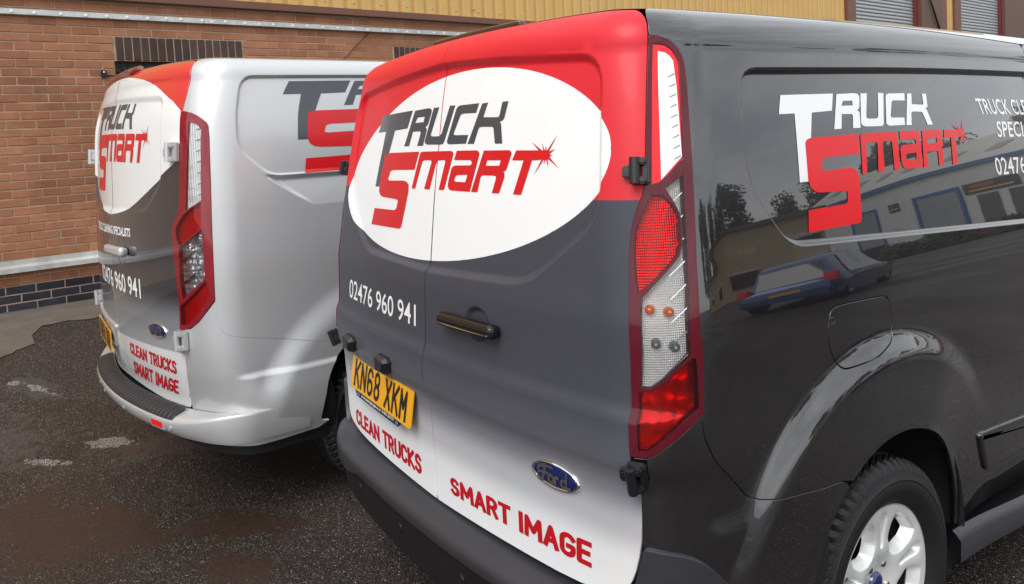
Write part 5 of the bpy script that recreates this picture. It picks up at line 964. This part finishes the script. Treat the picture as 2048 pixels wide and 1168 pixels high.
# barred windows
m_frame = mat('dark_window_frame', (.018, .012, .012), .5); m_iron = mat('black_iron', (.012, .011, .012), .45, .3)
m_pane = mat('dim_window_glass', (.02, .018, .018), .06, coat=.5)
for w0, w1 in SOLD:
    wnd = box('window', (-.105, (w0+w1)/2, 1.83), (.06, w1-w0, 1.18), m_frame, BD)
    box('pane', (-.072, (w0+w1)/2, 1.83), (.006, w1-w0-.10, 1.06), m_pane, wnd); box('window_rail', (-.066, (w0+w1)/2, 2.335), (.03, w1-w0-.02, .03), m_frame, wnd); box('window_rail', (-.066, w0+.07, 1.83), (.03, .03, 1.1), m_frame, wnd)
    for i in range(8):
        V, Fc = tube([(-.02, w0+.125+i*.135, 1.26), (-.02, w0+.125+i*.135, 2.41)], .008); link('window_bar', mesh_from('window_bar', V, Fc, True), m_iron, wnd)
    for z_ in (2.28, 1.6): V, Fc = tube([(.012, w0-.10, z_), (.012, w1+.10, z_)], .006); link('window_bar', mesh_from('window_bar', V, Fc, True), m_iron, wnd)
    bkt = box('bar_bracket', (.014, w0-.105, 2.295), (.03, .042, .065), m_iron, wnd, .004); V, Fc = lathe([(0, .006), (.007, .005), (.01, 0)], 14); link('bolt', mesh_from('bolt', V, Fc, True), mat('bright_bolt', (.7, .7, .68), .3, 1.), bkt).location = (.029, w0-.105, 2.31)
# galvanised channels
def galv():
    m = noise_mat('galvanised_steel', (.50, .51, .50), (.74, .75, .73), .42, .15, 60, 14, .1); m.node_tree.nodes['Principled BSDF'].inputs['Metallic'].default_value = .35; return m
m_galv = galv(); m_bolt = mat('pale_bolt', (.82, .82, .80), .4, .2)
def channel(z0, z1, s0, s1, d, bev):
    bm = bmesh.new(); add_box(bm, (d*.5, (s0+s1)/2, (z0+z1)/2), (d, s1-s0, z1-z0))
    bmesh.ops.bevel(bm, geom=[e_ for e_ in bm.edges if abs(e_.verts[0].co.y-e_.verts[1].co.y) > 1], offset=bev, segments=1, affect='EDGES'); return bm_obj('steel_channel', bm, m_galv, BD)
for a, b in ((-6., 1.605), (1.61, 3.705), (3.71, 9.8)):
    ch = channel(2.795, 2.846, a, b, .045+.002*(a > 1), .004); s_ = max(a, -.6)+.06
    while s_ < min(b, 5):
        me = None; V, Fc = lathe([(0, .005), (.008, .0045), (.015, .0012), (.016, 0)], 14); o = link('bolt', mesh_from('bolt', V, Fc, True), m_bolt, ch); o.location = (.046, s_+random.uniform(-.02, .02), 2.818+random.uniform(-.006, .004)); s_ += random.choice((.16, .17, .21, .19))
bm = bmesh.new(); prof = [(0, .690), (.018, .688), (.020, .650), (.075, .632), (.078, .592), (0, .590)]
for y_ in (-6., .56): [bm.verts.new((x, y_, z)) for x, z in prof]
bm.verts.ensure_lookup_table(); n = len(prof)
for i in range(n): bm.faces.new((bm.verts[i], bm.verts[(i+1) % n], bm.verts[n+(i+1) % n], bm.verts[n+i]))
bm.faces.new(bm.verts[:n]); bm.faces.new(bm.verts[n:]); ch = bm_obj('steel_channel', bm, m_galv, BD)
# brown fascia and ribbed cladding sheets
m_fas = mat('brown_coated_steel', (.17, .070, .042), .5, amt=.15, scale=3); m_clad = mat('tan_coated_steel', (.64, .405, .135), .48, amt=.12, scale=2.5)
m_fas2 = mat('dark_brown_coated_steel', (.13, .060, .042), .5, amt=.15)
box('fascia', (.03, 9, 2.998), (.10, 40, .074), m_fas, BD, .004)
def sheet(y0, y1, z0, z1, x0=.02, pitch=.176, dep=.028):
    n = int(round((y1-y0)/pitch)); V = []; Fc = []; pts = []
    for i in range(n):
        b = y0+i*pitch
        for o_, d_ in ((0, 0), (.045, 0), (.058, dep), (pitch-.013, dep)): pts.append((x0+d_, b+o_))
    pts.append((x0, y1))
    for x, y in pts: V += [(x, y, z0), (x, y, z1)]
    for i in range(len(pts)-1): Fc.append((2*i, 2*i+2, 2*i+3, 2*i+1))
    return link('cladding_sheet', mesh_from('cladding_sheet', V, Fc), m_clad, BD)
m_screw = mat('tan_screw_cap', (.56, .36, .13), .35, coat=.3)
y_ = -6.; k = 0
while y_ < 14.3:
    y1 = min(y_+1.056, 14.45); sh = sheet(y_, y1, 3.038+.003*(k % 2), 7.2, .018+.003*(k % 2))
    for s_ in np.arange(y_+.11, y1, .352):
        if -.2 < s_ < 8.5:
            V, Fc = lathe([(0, .009), (.009, .0075), (.014, .0)], 12); me = mesh_from('screw', V, Fc, True)
            for zz in (3.107, 4.3): o = link('screw', me, m_screw, sh); o.location = (.047, s_, zz)
            if k % 2 == 0 and abs(s_-y_-.46) < .05: o = link('screw', me, m_screw, sh); o.location = (.047, s_-.075, 3.143)
    y_ = y1; k += 1
# roller shutter bays
m_shut = mat('grey_roller_slat', (.34, .36, .36), .4, .4, amt=.1); m_red = mat('dark_red_guide', (.16, .02, .02), .5)
def slat_mesh(w):
    V = []; Fc = []; pr = [(0, -.037), (.010, -.030), (.014, -.012), (.010, .006), (.002, .016), (.0, .037)]
    for y in (-w/2, w/2): V += [(x, y, z) for x, z in pr]
    n = len(pr); Fc = [(i, i+n, i+n+1, i+1) for i in range(n-1)]; me = mesh_from('slat', V, Fc, True); me.materials.append(m_shut); return me
for s0, s1 in ((14.80, 17.70), (20.20, 23.04)):
    sh = box('roller_shutter', (-.02, (s0+s1)/2, 2.7), (.01, s1-s0+.02, 4.9), m_frame, BD); me = slat_mesh(s1-s0-.02)
    for i in range(24): o = link('slat', me, None, sh); o.location = (.0, (s0+s1)/2, 3.30+i*.0765)
    tag(link('lower_slats', mesh_from('lower_slats', *(lambda W: ([(x, y, z) for z in np.arange(.28, 3.27, .0765) for (x, y, z) in ((0., s0+.01, z), (0., s1-.01, z), (.012, s1-.01, z+.04), (.012, s0+.01, z+.04))], [(4*i, 4*i+1, 4*i+2, 4*i+3) for i in range(len(np.arange(.28, 3.27, .0765)))]))(0)), m_shut, sh), kind='stuff')
for s0, s1, d, m_ in ((14.45, 14.79, .10, m_fas), (17.70, 17.86, .05, m_red), (17.862, 19.00, .13, m_fas2), (19.002, 19.32, .12, m_fas), (19.82, 20.19, .12, m_fas), (23.04, 23.2, .05, m_red), (23.202, 25.2, .13, m_fas2), (25.202, 26., .12, m_clad)): box('door_post', (d/2, (s0+s1)/2, 2.8), (d, s1-s0, 5.2), m_, BD)
sheet(19.33, 19.81, .3, 5.4, .04, .16)
box('upper_wall', (.0, 20.3, 6.3), (.12, 11.6, 1.8), m_clad, BD); box('building_core', (-4.2, 10, 3.6), (8., 40., 7.15), mat('roof_grey', (.2, .2, .2), .8), BD)
cb = tube([(.16, 18.243-.06, 4.30), (.165, 18.46, 3.90), (.16, 18.70, 3.60), (.15, 19.0, 3.2)], .022); link('cable', mesh_from('cable', *cb, True), M['ink'], BD)
cb = tube([(.012, 3.49, 2.82), (.012, 3.33, 2.68), (.012, 3.17, 2.53), (.012, 3.0, 2.38)], .004, 6); link('cable', mesh_from('cable', *cb, True), M['ink'], BD)

# ---------------------------------------------------------------- far side of the yard, seen in the dark van's paint
m_white = mat('white_render', (.62, .62, .60), .7, amt=.12, scale=1.5); m_blue_t = mat('blue_trim', (.02, .12, .36), .5); m_rbrick = mat('dark_red_brick', (.13, .04, .035), .85, amt=.3, scale=4); m_roofs = mat('pale_roof_sheet', (.55, .54, .50), .6, amt=.15, scale=1)
UB = empty('workshop_building', (29, 44.6, 0), math.atan2(40.6-44.6, 12-29)); tag(UB, 'white workshop with blue gutter and red brick base, reflected in the dark van side', 'building')
# local: +x along the front from right to left, -y... front faces the vans (local +y)
FW_ = 30.; box('wall', (FW_/2-6, -4, 3.0), (FW_, 8, 3.6), m_white, UB); box('brick_base', (FW_/2-6, -3.97, .75), (FW_+.05, 8.05, 1.48), m_rbrick, UB); box('gutter', (FW_/2-6, .12, 4.85), (FW_+.4, .3, .34), m_blue_t, UB, .02)
bm = bmesh.new(); v_ = [bm.verts.new(p) for p in ((-6.2, .3, 5.0), (24.2, .3, 5.0), (24.2, -6, 7.6), (-6.2, -6, 7.6), (-6.2, -12, 5.0), (24.2, -12, 5.0))]; bm.faces.new(v_[:4]); bm.faces.new((v_[3], v_[2], v_[5], v_[4])); rf = bm_obj('roof', bm, m_roofs, UB)
m_rl = mat('dusty_rooflight', (.30, .28, .25), .5)
for x in range(-4, 23, 3): box('rooflight', (x, -2.2, 6.06), (1., 1.6, .06), m_rl, rf, M=Matrix.Translation((x, -2.2, 6.06)) @ Matrix.Rotation(math.atan2(-2.6, 6.3), 4, 'X') @ Matrix.Translation((-x, 2.2, -6.06)))
for x in (.5, 7.6, 14.5):
    d_ = box('roller_door', (x, .03, 1.75), (2.7, .08, 2.9), m_shut, UB)
    box('door_frame', (x, .05, 3.30), (3.1, .16, .22), m_blue_t, d_)
    for s_ in (-1, 1): box('door_frame', (x+s_*1.47, .05, 1.65), (.2, .16, 3.1), m_blue_t, d_)
    box('door_opening', (x, .08, 1.05), (2.6, .02, 1.6), M['shell'], d_)
m_sign = mat('dark_sign', (.05, .03, .03), .5); m_sy = mat('yellow_sign_band', (.5, .38, .05), .5); m_sr = mat('red_sign_band', (.4, .05, .05), .5)
for x, w_ in ((4.0, 1.1), (11., 3.2), (17.6, 1.6)):
    s_ = box('sign_board', (x, .05, 3.0), (w_, .08, .8), m_sign, UB); box('sign_band', (x, .10, 2.85), (w_*.8, .02, .14), m_sy, s_); box('sign_band', (x-w_*.15, .10, 3.15), (w_*.45, .02, .22), m_sr, s_)
for x in (10.6, 12.4, 19.6): w_ = box('window', (x, .03, 1.95), (1.2, .08, .9), M['glass_dark'], UB)
TB = empty('store_building', (21.5, 18.5, 0), math.radians(128)); tag(TB, 'tan store building at the edge of the yard, reflected beside the dark van rear lamp', 'building')
m_tan = mat('tan_render', (.55, .43, .27), .8, amt=.2); box('wall', (0, -3, 1.55), (13, 6, 3.1), m_tan, TB); box('roof', (0, -3, 3.2), (13.6, 6.6, .2), mat('brown_roof', (.12, .09, .07), .7), TB, .02)
for x in (-5, -1.5, 2.4, 5.6): w_ = box('window', (x, .03, 1.6), (1.3, .08, .8), M['glass_dark'], TB); box('window_frame', (x, .06, 2.07), (1.5, .1, .1), m_white, w_)
# trees: limbs and leaf clumps
m_bark = mat('bark', (.07, .055, .04), .9, amt=.3, bump=.5, bscale=20)
def leaf_mat():
    m, nt, b = new_mat('leaves'); N, L = nt.nodes.new, nt.links.new; oi = N('ShaderNodeTexCoord'); no = N('ShaderNodeTexNoise'); no.inputs['Scale'].default_value = 1.4; L(oi.outputs['Object'], no.inputs['Vector'])
    r_ = N('ShaderNodeValToRGB'); e_ = r_.color_ramp.elements; e_[0].position = .35; e_[0].color = (.018, .028, .010, 1); e_[1].position = .68; e_[1].color = (.065, .085, .028, 1); L(no.outputs['Fac'], r_.inputs[0]); L(r_.outputs[0], b.inputs['Base Color']); setp(b, Roughness=.6); return m
m_leaf = leaf_mat()
def tree_meshes(seed, H_, R_, nl=5200, trunk=True):
    r = np.random.default_rng(seed); V = []; Fc = []
    def add(vf):
        b = len(V); V.extend(vf[0]); Fc.extend([tuple(i+b for i in f) for f in vf[1]])
    cl = []; 
    if trunk: add(tube([(0, 0, 0), (.05, .02, H_*.22), (-.04, .06, H_*.45), (.05, 0, H_*.75)], [H_*.028, H_*.022, H_*.016, H_*.006]))
    for i in range(16):
        a = r.uniform(0, 6.283); h0 = H_*r.uniform(.25, .6) if trunk else 0.; e_ = np.array([R_*r.uniform(.45, .95)*math.cos(a), R_*r.uniform(.45, .95)*math.sin(a), h0+H_*r.uniform(.12, .32)])
        if trunk: add(tube([(0, 0, h0), tuple(e_*np.array([.5, .5, 0])+np.array([0, 0, h0+(e_[2]-h0)*.6])), tuple(e_)], [H_*.010, H_*.007, H_*.003], 6))
        cl.append((e_, R_*r.uniform(.25, .42)))
    for i in range(26):
        d = r.normal(size=3); d /= np.linalg.norm(d); z0 = H_*.64 if trunk else H_*.5; cl.append((np.array([d[0]*R_*.75, d[1]*R_*.75, z0+d[2]*H_*.30]), R_*r.uniform(.2, .36)))
    LV = []; LF = []
    for i in range(nl):
        c, rr = cl[r.integers(len(cl))]; d = r.normal(size=3); d /= np.linalg.norm(d); p = c+d*rr*r.uniform(.55, 1.05); p[2] = max(p[2], .1)
        n = d+r.normal(0, .6, 3); n /= np.linalg.norm(n); t = np.cross(n, r.normal(size=3)); t /= np.linalg.norm(t); b_ = np.cross(n, t); s = r.uniform(.10, .2)*(1 if trunk else .6)
        k = len(LV); LV += [p-t*s-b_*s*.6, p+t*s-b_*s*.6, p+t*s*.9+b_*s*.6, p-t*s*.8+b_*s*.7]; LF.append((k, k+1, k+2, k+3))
    return (mesh_from('trunk', V, Fc, True) if trunk else None), mesh_from('crown', LV, LF)
tms = [tree_meshes(3, 11., 3.6), tree_meshes(8, 9.5, 4.2)]
tsp = [(9, 66, 1.12, 0, 'tree behind the forward end of the white workshop'), (14.5, 63, 1.0, 1, 'broad tree behind the white workshop beside the first tree'), (21, 66, 1.15, 0, 'tall tree behind the middle of the white workshop'), (27, 63, 1.05, 1, 'broad tree behind the white workshop roof end'), (34, 62, 1.1, 0, 'tree standing past the rear end of the white workshop'), (41, 55, 1.0, 1, 'broad tree between the white workshop and the tan store'), (48, 47, 1.15, 0, 'tall tree behind the tan store building'), (47, 36, 1.1, 1, 'broad tree behind the middle of the tan store'), (46, 24, 1., 0, 'tree at the near end of the tan store'), (3, 60, 1.2, 1, 'broad tree left of the white workshop')]
for i, (x, y, s_, k, lab) in enumerate(tsp):
    t = empty('broadleaf_tree', (x, y, 0), i*1.3); tag(t, lab+', reflected in the paint', 'tree', 'trees across the yard'); t.scale = (s_, s_, s_); link('trunk', tms[k][0], m_bark, t); link('crown', tms[k][1], m_leaf, t)
bsh = tree_meshes(15, 1.6, 1.5, 1500, False)[1]
for i, (x, y, lab) in enumerate([(15.5, 37.6, 'low bush in front of the white workshop, at its forward end'), (19.4, 38.2, 'low bush in front of the white workshop roller door'), (23.2, 39.2, 'low bush in front of the white workshop middle'), (26.6, 38.6, 'low bush before the white workshop rear end')]):
    t = empty('bush', (x, y, 0), i*1.7); tag(t, lab, 'bush', 'bushes before the workshop'); t.scale = (1+.15*(i % 3),)*2+(1.,); link('foliage', bsh, m_leaf, t)
# parked blue car
PC = empty('parked_car', (6.2, 6.7, 0), math.radians(-19)); tag(PC, 'blue hatchback parked across the yard, reflected in the dark van side', 'car')
m_cb = paint('blue_car_paint', (.02, .075, .22), .4, .35)
st = [(0., .45, .80, .70, .62), (.10, .30, .92, .80, .70), (.45, .25, 1.38, .84, .56), (.75, .24, 1.46, .86, .58), (1.6, .22, 1.48, .87, .60), (2.2, .22, 1.38, .87, .60), (2.9, .23, .98, .87, .74), (3.6, .25, .86, .85, .68), (3.95, .32, .70, .76, .60), (4.02, .45, .60, .66, .52)]
V = []; Fc = []
for y, zb, zt, wb_, wt_ in st:
    zm = min(.92, zt-.04); V += [(-wb_*.96, y, zb), (-wb_, y, .55), (-wb_*.98, y, zm), (-wt_, y, zt-.02), (-wt_*.6, y, zt), (wt_*.6, y, zt), (wt_, y, zt-.02), (wb_*.98, y, zm), (wb_, y, .55), (wb_*.96, y, zb)]
for i in range(len(st)-1):
    for j in range(9): a = i*10+j; Fc.append((a, a+10, a+11, a+1))
Fc += [tuple(range(10)), tuple(range(90, 100))[::-1]]; me = mesh_from('body', V, Fc, True); me.set_sharp_from_angle(angle=.7); cbody = link('body', me, m_cb, PC)
for sx in (-1, 1):
    V = [(sx*.845, .62, .95), (sx*.865, 2.62, .95), (sx*.635, 2.05, 1.36), (sx*.62, .78, 1.40)]; link('side_window', mesh_from('side_window', V, [(0, 1, 2, 3)]), M['glass_dark'], PC)
    box('tail_light', (sx*.70, .10, .93), (.22, .16, .34), M['lamp_red'], PC, .03)
    for y in (.72, 3.22): w_ = empty('wheel', (sx*.80, y, .31), 0, PC); V, Fc = lathe([(.19, .02), (.23, .035), (.29, .03), (.31, .0), (.31, -.15), (.2, -.17)], 32); o = link('tyre', mesh_from('tyre', V, Fc, True), M['tyre'], w_); o.scale = (sx, 1, 1); V, Fc = lathe([(0, .01), (.12, .015), (.195, .02), (.2, -.1)], 24); o = link('rim', mesh_from('rim', V, Fc, True), M['alloy'], w_); o.scale = (sx, 1, 1)
V = [(-.56, .16, .98), (.56, .16, .98), (.52, .425, 1.34), (-.52, .425, 1.34)]; link('rear_window', mesh_from('rear_window', [(x, y-.02, z) for x, y, z in V], [(0, 1, 2, 3)]), M['glass_dark'], PC)
box('number_plate', (0, -.01, .62), (.50, .03, .11), M['plate'], PC); box('rear_bumper', (0, .06, .44), (1.5, .2, .22), m_cb, PC, .04)
